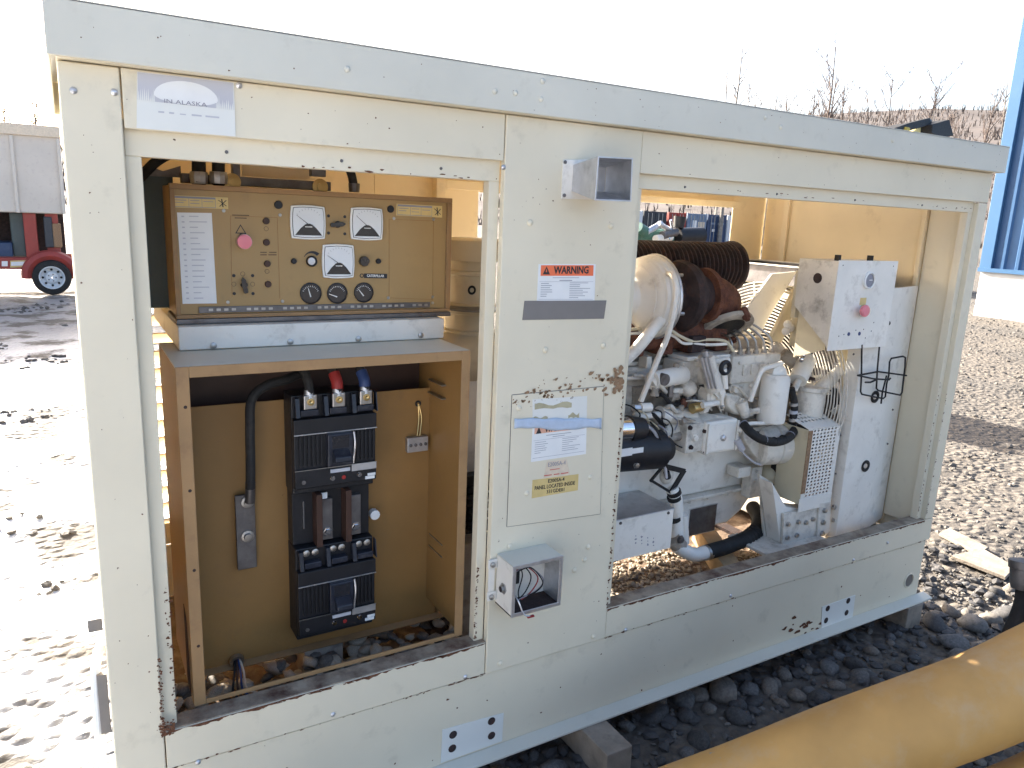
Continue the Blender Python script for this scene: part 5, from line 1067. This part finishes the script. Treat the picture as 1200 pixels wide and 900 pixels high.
container(724, 751, 'white_steel', 'white shipping container beside the dark open one')
container(754, 779, 'dark_steel', 'dark shipping container with doors coloured as shade beside the red one')  # dark colour stands in for deep shade at this spot
container(783, 802, 'red_steel', 'red shipping container with white markings on its doors', ((.45,.95,1.55,1.72,'white_mark'),(.6,.85,1.2,1.36,'white_mark'),(.6,.75,.3,.45,'white_mark')))
container(805, 826, 'greyblue_steel', 'grey blue shipping container with pale patches on its doors', ((.28,.5,1.1,2.0,'white_mark'),(.58,.95,1.15,1.9,'faded_label')))
container(829, 849.5, 'navy_steel', 'navy blue shipping container next to the grey blue one', ((.25,.4,1.2,1.4,'white_mark'),(.15,.4,1.75,1.9,'greyblue_steel'),(.55,.9,1.75,1.9,'greyblue_steel')))
container(852, 880, 'white_steel', 'white shipping container beside the navy one')
# ------------------------------------------------------------------ salvaged machine behind the enclosure
YM = 5.2
sm = thing('scrap_engine', 'salvaged green and black engine with pipes standing behind the enclosure', 'engine', tuple(P(785, 285, YM)[:2])+(-.1,))
a = rect(742, 268, 792, 292, YM); MB().box(a[0], a[1], YM, YM+.6, .5, a[3]).build('crankcase', 'green_machine', sm, .04)
MB().box(a[0]-.1, a[1]+.5, YM-.05, YM+.65, .0, .12).build('stand_base', 'rust_dark', sm, .01)
for xx in (a[0], a[1]+.3): MB().box(xx, xx+.08, YM+.05, YM+.55, .11, .55).build('stand_leg', 'rust_dark', sm, .01)
MB().cyl(P(793, 277, YM), P(822, 276, YM), .10, .10, 24).build('black_motor', 'black_plastic', sm); MB().box(P(795,280,YM).x, P(820,280,YM).x, YM-.06, YM+.3, .54, P(805,288,YM).z).build('motor_mount', 'red_steel', sm, .01)
MB().cyl(P(795, 267, YM), P(797, 254, YM), .06, .075, 16).build('black_carburettor', 'black_plastic', sm)
for k, (u0, v0, u1, v1, r, m) in enumerate(((758,272,775,262,.035,'alu'),(772,262,786,270,.03,'alu'),(748,266,760,274,.06,'green_machine'),(776,276,792,272,.05,'steel_dark'),(768,280,786,278,.045,'eng_clean'),(783,280,788,265,.02,'chrome'),(786,258,790,275,.018,'chrome'))):
    MB().cyl(P(u0, v0, YM-.1), P(u1, v1, YM-.05), r, None, 12).build('pipe', m, sm)
# ------------------------------------------------------------------ red trailer with a pale box on the left
YT = 14.2
tr_ = thing('red_trailer', 'red steel trailer carrying a pale box body, white spoked wheel', 'trailer', (-1.5, YT+1, -.1))
xr = P(71, 200, YT).x; zl, zh = P(35, 250, YT).z, P(35, 147, YT).z
MB().box(xr-4.2, xr, YT+.2, YT+2.0, zl, zh).build('box_body', 'pale_pink_steel', tr_, .03)
MB().box(xr-4.25, xr+.04, YT+.14, YT+2.06, zh-.16, zh+.03).build('box_trim', 'faded_label', tr_, .01)
for k in range(6): MB().box(xr-.7*k-.03, xr-.7*k+.03, YT+.15, YT+.199, zl, zh-.17).build('box_rib', 'pale_pink_steel', tr_, .01)
zc0, zc1 = P(25, 317, YT).z, P(25, 303, YT).z
MB().box(xr-4.2, xr+.2, YT+.25, YT+.40, zc0, zc1).build('chassis_rail', 'red_steel', tr_, .02); MB().box(xr-4.2, xr+.2, YT+1.6, YT+1.75, zc0, zc1).build('chassis_rail', 'red_steel', tr_, .02)
for u in (36, 62): q = P(u, 280, YT); MB().box(q.x-.10, q.x+.10, YT+.3, YT+.5, zc1, zl).build('upright', 'red_steel', tr_, .01)
a = rect(13, 252, 30, 300, YT+.5); MB().box(a[0], a[1], YT+.5, YT+1.4, zc1, zl).build('fuel_tank', 'green_plate', tr_, .03)
a = rect(-30, 284, 15, 302, YT+.4); MB().box(a[0], a[1], YT+.4, YT+1.2, zc1+.001, a[3]).build('battery_box', 'navy_steel', tr_, .02)
a = rect(52, 254, 62, 290, YT+.3); MB().box(a[0], a[1], YT+.25, YT+.7, a[2], a[3]).build('engine_part', 'dark_steel', tr_, .02); a = rect(62, 262, 72, 290, YT+.3); MB().box(a[0], a[1], YT+.25, YT+.7, a[2], a[3]).build('engine_part', 'primer_chip', tr_, .02)
sg = quadp([(12,305.5),(43,304.5),(43,312.5),(12,313.5)], YT+.249, .01, 'reflector_plate', 'yellow_label', tr_); quadp([(13,307),(30,306.5),(30,311),(13,311.5)], YT+.238, .004, 'reflector_print', 'white_paper', sg); quadp([(2,306),(9,306),(9,312),(2,312)], YT+.249, .01, 'reflector_plate', 'white_paper', tr_)
def wheel(c, R_, par):
    w_ = MB().lathe(c, (0, -1, 0), [(-.11, R_*.62), (-.11, R_*.93), (-.07, R_), (.07, R_), (.11, R_*.93), (.115, R_*.66)], 36, False).build('wheel', 'rubber', par)
    MB().lathe(c, (0, -1, 0), [(.112, R_*.67), (.112, R_*.60), (.04, R_*.55), (.03, R_*.40), (.075, R_*.30), (.085, R_*.14), (.08, .01)], 30, False).build('rim', 'white_steel', w_)
    for k in range(8):
        t = 2*math.pi*k/8; q = c+Vector((math.cos(t)*R_*.46, -.05, math.sin(t)*R_*.46)); MB().lathe(q, (0, -1, 0), [(0, R_*.07), (.012, R_*.07)], 8).build('rim_slot', 'rubber', w_)
    for k in range(5):
        t = 2*math.pi*k/5; q = c+Vector((math.cos(t)*R_*.2, -.08, math.sin(t)*R_*.2)); MB().lathe(q, (0, -1, 0), [(0, R_*.04), (.02, R_*.04)], 6).build('wheel_nut', 'steel_dark', w_)
Rw = .31; wheel(Vector((P(61, 325, YT).x, YT+.10, -.10+Rw*.98)), Rw, tr_); wheel(Vector((P(61, 325, YT).x-1.0*2.9, YT+.10, -.10+Rw*.98)), Rw, tr_)
wc_ = Vector((P(61, 325, YT).x, YT+.16, -.10+Rw)); MB().tube([wc_+Vector((math.cos(t), 0, math.sin(t)))*Rw*1.22 for t in [rad(-5+19*k) for k in range(11)]], .10, 8).build('fender', 'red_steel', tr_)
MB().box(xr-4.1, xr-.02, YT+1.2, YT+1.28, zc1-.05, zl+.01).build('back_board', 'rust_dark', tr_, .01)
# ------------------------------------------------------------------ loader behind the roof line
YL = 14
ld = thing('loader', 'yellow loader with raised black bucket and arms behind the enclosure roof', 'loader', tuple(P(1085, 260, YL)[:2])+(-.1,))
p0 = P(1106, 150, YL); 
def lp_(u, v, dy=0): return P(u, v, YL+dy)
MB().prism([lp_(1093,146), lp_(1099,144), lp_(1113,140), lp_(1118,159), lp_(1102,162), lp_(1092,156)], (0, 2.0, 0)).build('bucket', 'rubber', ld, .03)
for dy in (.2, 1.6):
    MB().prism([lp_(1049,150,dy), lp_(1066,144,dy), lp_(1090,138,dy), lp_(1092,146,dy), lp_(1070,152,dy), lp_(1052,157,dy)], (0, .18, 0)).build('lift_arm', 'rubber', ld, .02)
    MB().tube([lp_(1062,150,dy), lp_(1055,175,dy), lp_(1048,215,dy)], .12, 10).build('boom', 'yellow_machine', ld)
MB().cyl(lp_(1066,148,.5), lp_(1090,142,.5), .07, None, 12).build('hydraulic_cylinder', 'steel_dark', ld); MB().prism([lp_(1070,154,.4), lp_(1080,146,.4), lp_(1084,156,.4)], (0, .5, 0)).build('linkage', 'yellow_label', ld)
q = P(1048, 262, YL); MB().box(q.x-2.4, q.x+.6, YL+.1, YL+2.0, .7, 1.9).build('body', 'yellow_machine', ld, .06); MB().box(q.x-1.6, q.x-.2, YL+.4, YL+1.7, 1.9, 3.0).build('cab', 'glass_dark', ld, .05); [MB().box(q.x+a-.05, q.x+a+.05, YL+b-.05, YL+b+.05, 1.9, 3.0).build('cab_pillar', 'dark_steel', ld, .01) for a in (-1.62, -.18) for b in (.38, 1.72)]; MB().prism([(q.x-2.5, YL+.2, .7), (q.x-2.75, YL+.2, 1.2), (q.x-2.4, YL+.2, 2.0), (q.x-1.7, YL+.2, 2.05), (q.x-1.7, YL+.2, .7)], (0, 1.7, 0)).build('hood', 'yellow_machine', ld, .05); MB().box(q.x-1.7, q.x-.1, YL+.35, YL+1.75, 3.0, 3.12).build('cab_roof', 'yellow_machine', ld, .03)
for dx in (-1.9, .2):
    for dy in (-.05, 2.05): MB().lathe((q.x+dx, YL+dy+.05, .5), (0, 1, 0), [(-.2, .4), (-.2, .55), (-.15, .6), (.15, .6), (.2, .55), (.2, .4)], 28).build('tyre', 'rubber', ld)
# ------------------------------------------------------------------ hillside and bare trees
hv = []; nu, nvv = 120, 26
for j in range(nvv):
    for i in range(nu):
        az = rad(-75+i*220/(nu-1)); dd = 150+j*14; t = j/(nvv-1); azd = math.degrees(az)
        sm_ = max(0, min(1, (azd-22)/32)); top = 28+42*sm_*sm_*(3-2*sm_)+14*max(0, min(1, (-10-azd)/30)) + 2*mnoise.noise((azd*.05, 1.3, 0))+.8*mnoise.noise((azd*.35, 4., 0))
        hh = -2+(top+2)*(t**1.05)+2.2*mnoise.noise((azd*.2, dd*.03, 2.)); hv.append((CAM.x+math.sin(az)*dd, CAM.y+math.cos(az)*dd, hh))
hf = [(j*nu+i, j*nu+i+1, (j+1)*nu+i+1, (j+1)*nu+i) for j in range(nvv-1) for i in range(nu-1)]
ho = MB().add(hv, hf).build('hill', 'hill', None, smooth=60); kind(ho, 'structure')
rt = random.Random(31)
bm_ = MB()
for k in range(18000):                        # leafless scrub covering the slope
    i = rt.randrange(nu-1); j = min(nvv-2, int((rt.random()**.8)*nvv)); p = Vector(hv[j*nu+i]).lerp(Vector(hv[(j+1)*nu+i+1]), rt.random()); h_ = rt.uniform(1.6, 4.2)
    for q in range(3):
        d = Vector((rt.uniform(-.25, .25), rt.uniform(-.25, .25), 1))*h_; s_ = Vector((rt.uniform(-1, 1), rt.uniform(-1, 1), 0)).normalized()*rt.uniform(.10, .24)
        bm_.add([p-s_, p+s_, p+d], [(0, 1, 2)]); e = p+d*.55; b2 = e+Vector((rt.uniform(-1, 1), rt.uniform(-1, 1), rt.uniform(.6, 1.4)))*h_*.22; bm_.add([e-s_*.6, e+s_*.6, b2], [(0, 1, 2)])
bo = bm_.build('bare_brush', 'brush', None, smooth=0); tag(bo, 'leafless brown scrub covering the far hillside', 'scrub'); kind(bo, 'stuff')
def tree(u, vtop, dist, lab, seed, m='bark', spread=1.0, dens=1.0, fork=0):
    r_ = random.Random(seed); d = _ray(u, 258); hd = math.hypot(d.x, d.y); base = CAM+d*(dist/hd); base.z = -.15
    e = _ray(u, vtop); top = CAM.z+e.z*dist/math.hypot(e.x, e.y); H = top-base.z
    t = thing('bare_tree', lab, 'tree', tuple(base), 'bare trees beyond the yard'); tk = MB(); cr = MB()
    def branch(p, dr, L, r, lev):
        n_ = 5 if lev < 2 else 3; pts = [p]; q = p.copy(); dd_ = dr.normalized()
        for i in range(n_):
            sg_ = .03 if lev == 0 else .10; dd_ = (dd_+Vector((r_.gauss(0, sg_), r_.gauss(0, sg_), .06 if lev else .10))).normalized(); q = q+dd_*(L/n_); pts.append(q.copy())
        rr_ = [r*(1-.85*i/n_)+.004 for i in range(n_+1)]
        (tk if lev == 0 else cr).tube(pts, rr_, 6 if lev == 0 else 3, smooth=False)
        if lev >= 3: return
        k = {0: int(20*dens), 1: int(7*dens)+1, 2: 4}[lev]
        for i in range(k):
            f = r_.uniform(.28 if lev == 0 else .15, .98); seg_ = min(n_-1, int(f*n_)); s_ = pts[seg_].lerp(pts[seg_+1], f*n_-seg_)
            an = r_.uniform(0, 6.28); up = r_.uniform(.7, 1.8); nd = Vector((math.cos(an), math.sin(an), up)); branch(s_, nd, L*r_.uniform(.16, .34)*(1.15-f*.75)*(spread if lev == 0 else 1), max(.010, r*.42*(1-.6*f)), lev+1)
    if fork:
        for k in range(fork): branch(base+Vector((.15*k, 0, 0)), Vector((r_.uniform(-.28, .28), r_.uniform(-.28, .28), 1)), H*r_.uniform(.8, 1.0), .0085*H, 0)
    else: branch(base, Vector((r_.uniform(-.03, .03), r_.uniform(-.03, .03), 1)), H*.97, .011*H, 0)
    tk.build('trunk', m, t); cr.build('crown', 'twig', t, smooth=0)
TR = [(845,42,62,'tall slim bare birch standing alone above the roof','bark_pale',.7,.8,0),(838,72,66,'thin pale sapling close beside the tall slim birch','bark_pale',.6,.6,0),
(884,92,64,'low bushy bare tree with pale twigs beside the big dark one','bark_pale',1.2,1.1,2),(905,90,66,'rounded pale bare tree between bushy tree and big dark tree','bark_pale',1.2,1.1,2),(922,96,68,'small bare tree with many stems left of the big dark tree','bark_pale',1.1,1.1,2),
(955,48,58,'tallest dark bare tree with a strong side limb','bark',1.1,1.0,0),(947,82,64,'slim bare tree growing behind the tallest dark tree','bark',.9,1.0,0),(974,92,60,'short bare tree right beside the tallest dark tree','bark',.9,1.0,0),
(1028,68,56,'spreading bare tree with leaning forked stems behind the loader arms','bark',1.2,1.0,2),(1042,90,58,'crooked bare tree with two stems beside the spreading one','bark',1.1,1.0,2),(1010,112,66,'low bare shrub tree in front of the hillside','bark_pale',1.2,1.1,2),
(1133,108,60,'bare tree with slender stem between loader and blue building','bark',1.1,1.0,0),(1122,120,64,'short bare tree with twiggy crown near the loader bucket','bark_pale',1.2,1.1,2),(1158,92,54,'slim bare tree growing close to the blue building','bark_pale',.9,1.0,0),
(3,118,50,'bare tree at the edge above the pale trailer box','bark_pale',1.0,1.0,0),(18,104,54,'slim bare tree rising over the pale trailer box','bark_pale',.9,.9,0),(32,98,56,'bare forked tree above the pale trailer box','bark_pale',1.0,.9,2),(52,92,52,'bare tree between trailer box and enclosure corner','bark_pale',.9,.9,0)]
TR += [(870,100,75,'thin bare sapling between the slim birch and the bushy tree','bark_pale',.8,.9,0),(895,104,80,'faint bare tree in the thicket behind the bushy tree','bark_pale',1.0,1.0,0),(935,88,74,'slender bare tree leaning beside the tallest dark tree','bark',1.0,1.0,2),(990,108,78,'thin bare tree on the rise before the hillside','bark_pale',1.0,1.0,0),(1060,104,72,'bare tree with fan of thin stems above the loader arms','bark',1.1,1.0,3),(1078,112,76,'thin bare tree standing behind the raised loader bucket','bark_pale',1.0,1.0,0),(1100,114,70,'bare tree with open crown to the side of the bucket','bark_pale',1.1,1.0,2)]
for i, (u, vt, ds, lab, m, sp, de, fk) in enumerate(TR): tree(u, vt, ds, lab, 200+i, m, sp, de, fk)
# ------------------------------------------------------------------ ground, stones, snow
GZ = -.10
def gmat():
    m = bpy.data.materials.new('ground_mix'); m.use_nodes = True; nt = m.node_tree; N = nt.nodes; L = nt.links; b = N['Principled BSDF']
    g_ = N.new('ShaderNodeNewGeometry')
    def nz(scale, det=6, rg=.6):
        n_ = N.new('ShaderNodeTexNoise'); n_.inputs['Scale'].default_value = scale; n_.inputs['Detail'].default_value = det; n_.inputs['Roughness'].default_value = rg; L.new(g_.outputs['Position'], n_.inputs['Vector']); return n_.outputs['Fac']
    def rm(s_, a, c_, o0=0, o1=1):
        r_ = N.new('ShaderNodeMapRange'); r_.inputs[1].default_value = a; r_.inputs[2].default_value = c_; r_.inputs[3].default_value = o0; r_.inputs[4].default_value = o1; L.new(s_, r_.inputs[0]); return r_.outputs[0]
    def mx(f, A, B):
        x = N.new('ShaderNodeMix'); x.data_type = 'RGBA'; L.new(f, x.inputs[0])
        for k, q in ((6, A), (7, B)):
            if hasattr(q, 'is_linked'): L.new(q, x.inputs[k])
            else: x.inputs[k].default_value = (*q, 1)
        return x.outputs[2]
    vo = N.new('ShaderNodeTexVoronoi'); vo.inputs['Scale'].default_value = 16; L.new(g_.outputs['Position'], vo.inputs['Vector'])
    peb = mx(rm(vo.outputs['Distance'], .0, .55), (.125,.115,.10), (.06,.053,.046))
    base = mx(rm(nz(.5), .35, .65), peb, (.15,.125,.098)); base = mx(rm(nz(30), .4, .62), base, (.085,.075,.066))
    sx = N.new('ShaderNodeSeparateXYZ'); L.new(g_.outputs['Position'], sx.inputs[0])
    sn = N.new('ShaderNodeMath'); sn.operation = 'MULTIPLY'; sh1 = N.new('ShaderNodeMath'); sh1.operation = 'MAXIMUM'; bounce_snow = N.new('ShaderNodeMath'); bounce_snow.operation = 'MULTIPLY'
    L.new(rm(sx.outputs['X'], 3.6, 2.4), bounce_snow.inputs[0]); L.new(rm(sx.outputs['Y'], 1.15, 1.6), bounce_snow.inputs[1])  # snow added behind the enclosure to bounce sunlight into it
    L.new(rm(sx.outputs['X'], .3, -.6), sh1.inputs[0]); L.new(bounce_snow.outputs[0], sh1.inputs[1]); L.new(sh1.outputs[0], sn.inputs[0]); L.new(rm(nz(2.2), .40, .50), sn.inputs[1])
    snr = mx(rm(sx.outputs['Y'], 6, 10), (1, 1, 1), (.25, .25, .25)); m2 = N.new('ShaderNodeMath'); m2.operation = 'MULTIPLY'; L.new(sn.outputs[0], m2.inputs[0]); L.new(snr, m2.inputs[1])
    c = mx(m2.outputs[0], base, (.62,.63,.66)); L.new(c, b.inputs['Base Color'])
    L.new(rm(m2.outputs[0], 0, 1, .9, .35), b.inputs['Roughness'])
    ad = N.new('ShaderNodeMath'); ad.operation = 'ADD'; L.new(nz(12), ad.inputs[0]); L.new(rm(vo.outputs['Distance'], 0, .6, 1, 0), ad.inputs[1])
    bp = N.new('ShaderNodeBump'); bp.inputs['Strength'].default_value = .8; bp.inputs['Distance'].default_value = .03; L.new(ad.outputs[0], bp.inputs['Height']); L.new(bp.outputs[0], b.inputs['Normal'])
    MATS['ground_mix'] = m
gmat()
def warp(n_, lim, k=5.5): return [lim*math.sinh(k*(2*i/(n_-1)-1))/math.sinh(k) for i in range(n_)]
gx = [x+1.5 for x in warp(240, 900, 6.5)]; gy = [y+1.0 for y in warp(240, 900, 6.5)]
gv = []
def gh(x, y):
    d = math.hypot(x-1.5, y-.5); a = min(1, max(0, 1-d/60))
    h = .035*mnoise.noise((x*1.3, y*1.3, 0))+.02*mnoise.noise((x*5, y*5, 3.)) + .009*mnoise.noise((x*14, y*14, 5.))
    if x < -.1: h += .05*mnoise.noise((x*2.2, y*2.2, 9.))*min(1, -x)
    inside = (-.2 < x < 3.4 and -.2 < y < 1.3)
    return GZ-.015 + h*(.35 if inside else 1)*(.2+.8*a)
for y in gy:
    for x in gx: gv.append((x, y, gh(x, y)))
n_ = 240; gf = [(j*n_+i, j*n_+i+1, (j+1)*n_+i+1, (j+1)*n_+i) for j in range(n_-1) for i in range(n_-1)]
me = bpy.data.meshes.new('ground'); me.from_pydata(gv, [], gf); me.shade_smooth(); me.materials.append(MATS['ground_mix'])
ground = bpy.data.objects.new('ground', me); col.objects.link(ground); kind(ground, 'structure')
# stone shapes
def stone_mesh(seed, sub, m, rough=.25):
    bm = bmesh.new(); bmesh.ops.create_icosphere(bm, subdivisions=sub, radius=1); r_ = random.Random(seed); s_ = Vector((r_.uniform(.8, 1.2), r_.uniform(.65, 1.0), r_.uniform(.42, .72))); off = Vector((r_.uniform(0, 50), r_.uniform(0, 50), 0))
    for v in bm.verts:
        k = 1+rough*mnoise.noise(v.co*1.1+off)+rough*.5*mnoise.noise(v.co*2.6+off); v.co = Vector((v.co.x*s_.x, v.co.y*s_.y, v.co.z*s_.z))*k
    me_ = bpy.data.meshes.new('stone'); bm.to_mesh(me_); bm.free(); me_.shade_smooth(); me_.materials.append(MATS[m]); return me_
SM = [stone_mesh(i, 2 if i < 9 else 2, ['stone', 'stone_warm', 'stone_dark'][i % 3], .38) for i in range(12)]
SP = [stone_mesh(40+i, 2, 'pan_gravel' if i % 3 else 'stone_warm', .40) for i in range(6)]
def put_stone(me_, x, y, z, s_, par, rr):
    o = bpy.data.objects.new('stone', me_); col.objects.link(o); o.parent = par; o.scale = (s_, s_, s_)
    o.location = Vector((x, y, z))-ORG.get(par.name, Vector()); o.rotation_euler = (rr.uniform(-.5, .5), rr.uniform(-.5, .5), rr.uniform(0, 6.3)); return o
# cobbles in the shade in front of the skid
rr = random.Random(11); cnt = 0; placed = []
while cnt < 290:
    x = rr.uniform(.95, 4.0); y = rr.uniform(-1.05, .22)
    u_min = .9+.9*max(0, -y-.35)
    if x < u_min or (x > 3.15 and y > -.02 and rr.random() < .8): continue
    s_ = rr.choice((.022, .026, .03, .036, .042, .05, .062))*rr.uniform(.85, 1.15)
    if any((x-a)**2+(y-b_)**2 < ((s_+c_)*.70)**2 for a, b_, c_ in placed): 
        if rr.random() < .97: continue
    if (1.24 < x < 1.50 and y > -.20) or (2.98 < x < 3.24 and y > -.08): continue
    placed.append((x, y, s_)); put_stone(SM[rr.randrange(12)], x, y, gh(x, y)+s_*.25, s_, ground, rr); cnt += 1
# stones lying on the belly pan
rr = random.Random(5)
for i in range(210):
    x = rr.uniform(.12, 1.02); y = rr.uniform(.07, .42); s_ = rr.uniform(.016, .036)
    put_stone(SP[rr.randrange(6)], x, y, .20+.085*rr.random()*min(1, (y-.03)*8), s_, pan, rr)
for i in range(90):
    x = rr.uniform(1.45, 2.1); y = rr.uniform(.08, .8); s_ = rr.uniform(.006, .020)
    put_stone(SP[rr.randrange(6)], x, y, .185+s_*.4, s_, pan, rr)
# loose gravel
def scatter(nm, pts, m, seed, par=None):
    rs = np.random.RandomState(seed); vs_ = []; fs_ = []; base = []
    for k in range(6):
        mm = stone_mesh(100+seed*10+k, 1, m, .5); a = np.array([v.co[:] for v in mm.vertices]); f_ = np.array([p.vertices[:] for p in mm.polygons]); base.append((a, f_)); bpy.data.meshes.remove(mm)
    off = 0; V = []; Fc = []
    for (x, y, z, s_) in pts:
        a, f_ = base[rs.randint(6)]; t = rs.uniform(0, 6.28); c_, sn = math.cos(t), math.sin(t); q = a*s_
        V.append(np.stack([q[:, 0]*c_-q[:, 1]*sn+x, q[:, 0]*sn+q[:, 1]*c_+y, q[:, 2]+z], 1)); Fc.append(f_+off); off += len(a)
    V = np.concatenate(V); Fc = np.concatenate(Fc)
    me_ = bpy.data.meshes.new(nm); me_.from_pydata(V.tolist(), [], Fc.tolist()); me_.materials.append(MATS[m]); o = bpy.data.objects.new(nm, me_); col.objects.link(o); o.parent = par or ground; kind(o, 'stuff'); o.location = -ORG.get(par.name, Vector()) if par else (0, 0, 0); return o
rr = random.Random(21); pts = []
while len(pts) < 11000:                       # sunlit yard to the right
    d = rr.uniform(0, 1)**1.7; x = 3.25+d*22; y = rr.uniform(-1.2, 2.0+d*10)
    s_ = rr.choice((.006, .008, .010, .013, .018))*(1+d*1.0)*rr.uniform(.7, 1.3); pts.append((x, y, gh(x, y)+s_*.05, s_))
while len(pts) < 13500:                       # fines between the cobbles
    x = rr.uniform(.7, 4.2); y = rr.uniform(-1.3, 1.2); s_ = rr.uniform(.006, .018); pts.append((x, y, gh(x, y)+s_*.2, s_))
scatter('gravel', pts, 'gravel', 1)
pts = []
while len(pts) < 1500:                        # smaller cobbles filling in between
    x = rr.uniform(.75, 4.2); y = rr.uniform(-1.3, .4); s_ = rr.choice((.014, .018, .024, .03))*rr.uniform(.8, 1.2); pts.append((x, y, gh(x, y)+s_*.2, s_))
scatter('small_cobbles', pts, 'stone_dark', 3)
pts = []
while len(pts) < 1100:                        # stones in the snow on the left
    x = -rr.uniform(.05, 3.2); y = rr.uniform(-.9, 14); 
    if mnoise.noise((x*1.2, y*1.2, 4.)) < .12: continue
    s_ = rr.choice((.008, .012, .018, .026))*rr.uniform(.7, 1.3)*(1+y*.05); pts.append((x, y, gh(x, y)+s_*.1, s_))
scatter('gravel', pts, 'gravel', 2)
# timbers under the skid
def timber(x0, x1, y0, lab):
    t = MB().box(x0, x1, y0, 1.2, GZ-.01, -.0005).build('timber', 'wood_grey', None, .004); tag(t, lab, 'timber', 'timbers under the skid'); return t
timber(1.31, 1.41, -.175, 'squared timber end sticking out under the skid below the conduit box')
timber(3.06, 3.17, -.045, 'squared timber block under the right end of the skid')
# flat boards lying in the yard
def board(pix, lab):
    ps = [PZ(u, v, GZ+.012) for u, v in pix]; b_ = MB().prism(ps, (0, 0, .02)).build('board', 'wood_grey', None, .003); tag(b_, lab, 'board')
board([(1100,628),(1112,622),(1158,645),(1146,652)], 'narrow grey board lying in the sunlit gravel beside the skid end')
board([(1114,655),(1150,646),(1190,668),(1178,680)], 'wide flat grey board lying in the sunlit gravel')

rr = random.Random(61); pts = []
while len(pts) < 2600:
    x = rr.uniform(1.42, 2.25); y = rr.uniform(.12, .95)
    if mnoise.noise((x*4, y*4, 1.)) < -.15 and rr.random() < .8: continue
    s_ = rr.choice((.003, .005, .007, .010))*rr.uniform(.8, 1.3); pts.append((x, y, .186+s_*.2, s_))
while len(pts) < 3600:
    x = rr.uniform(2.3, 3.1); y = rr.uniform(.07, .5); s_ = rr.choice((.003, .005, .007))*rr.uniform(.8, 1.3); pts.append((x, y, .186+s_*.2, s_))
scatter('pan_gravel', pts, 'pan_gravel', 4, pan)
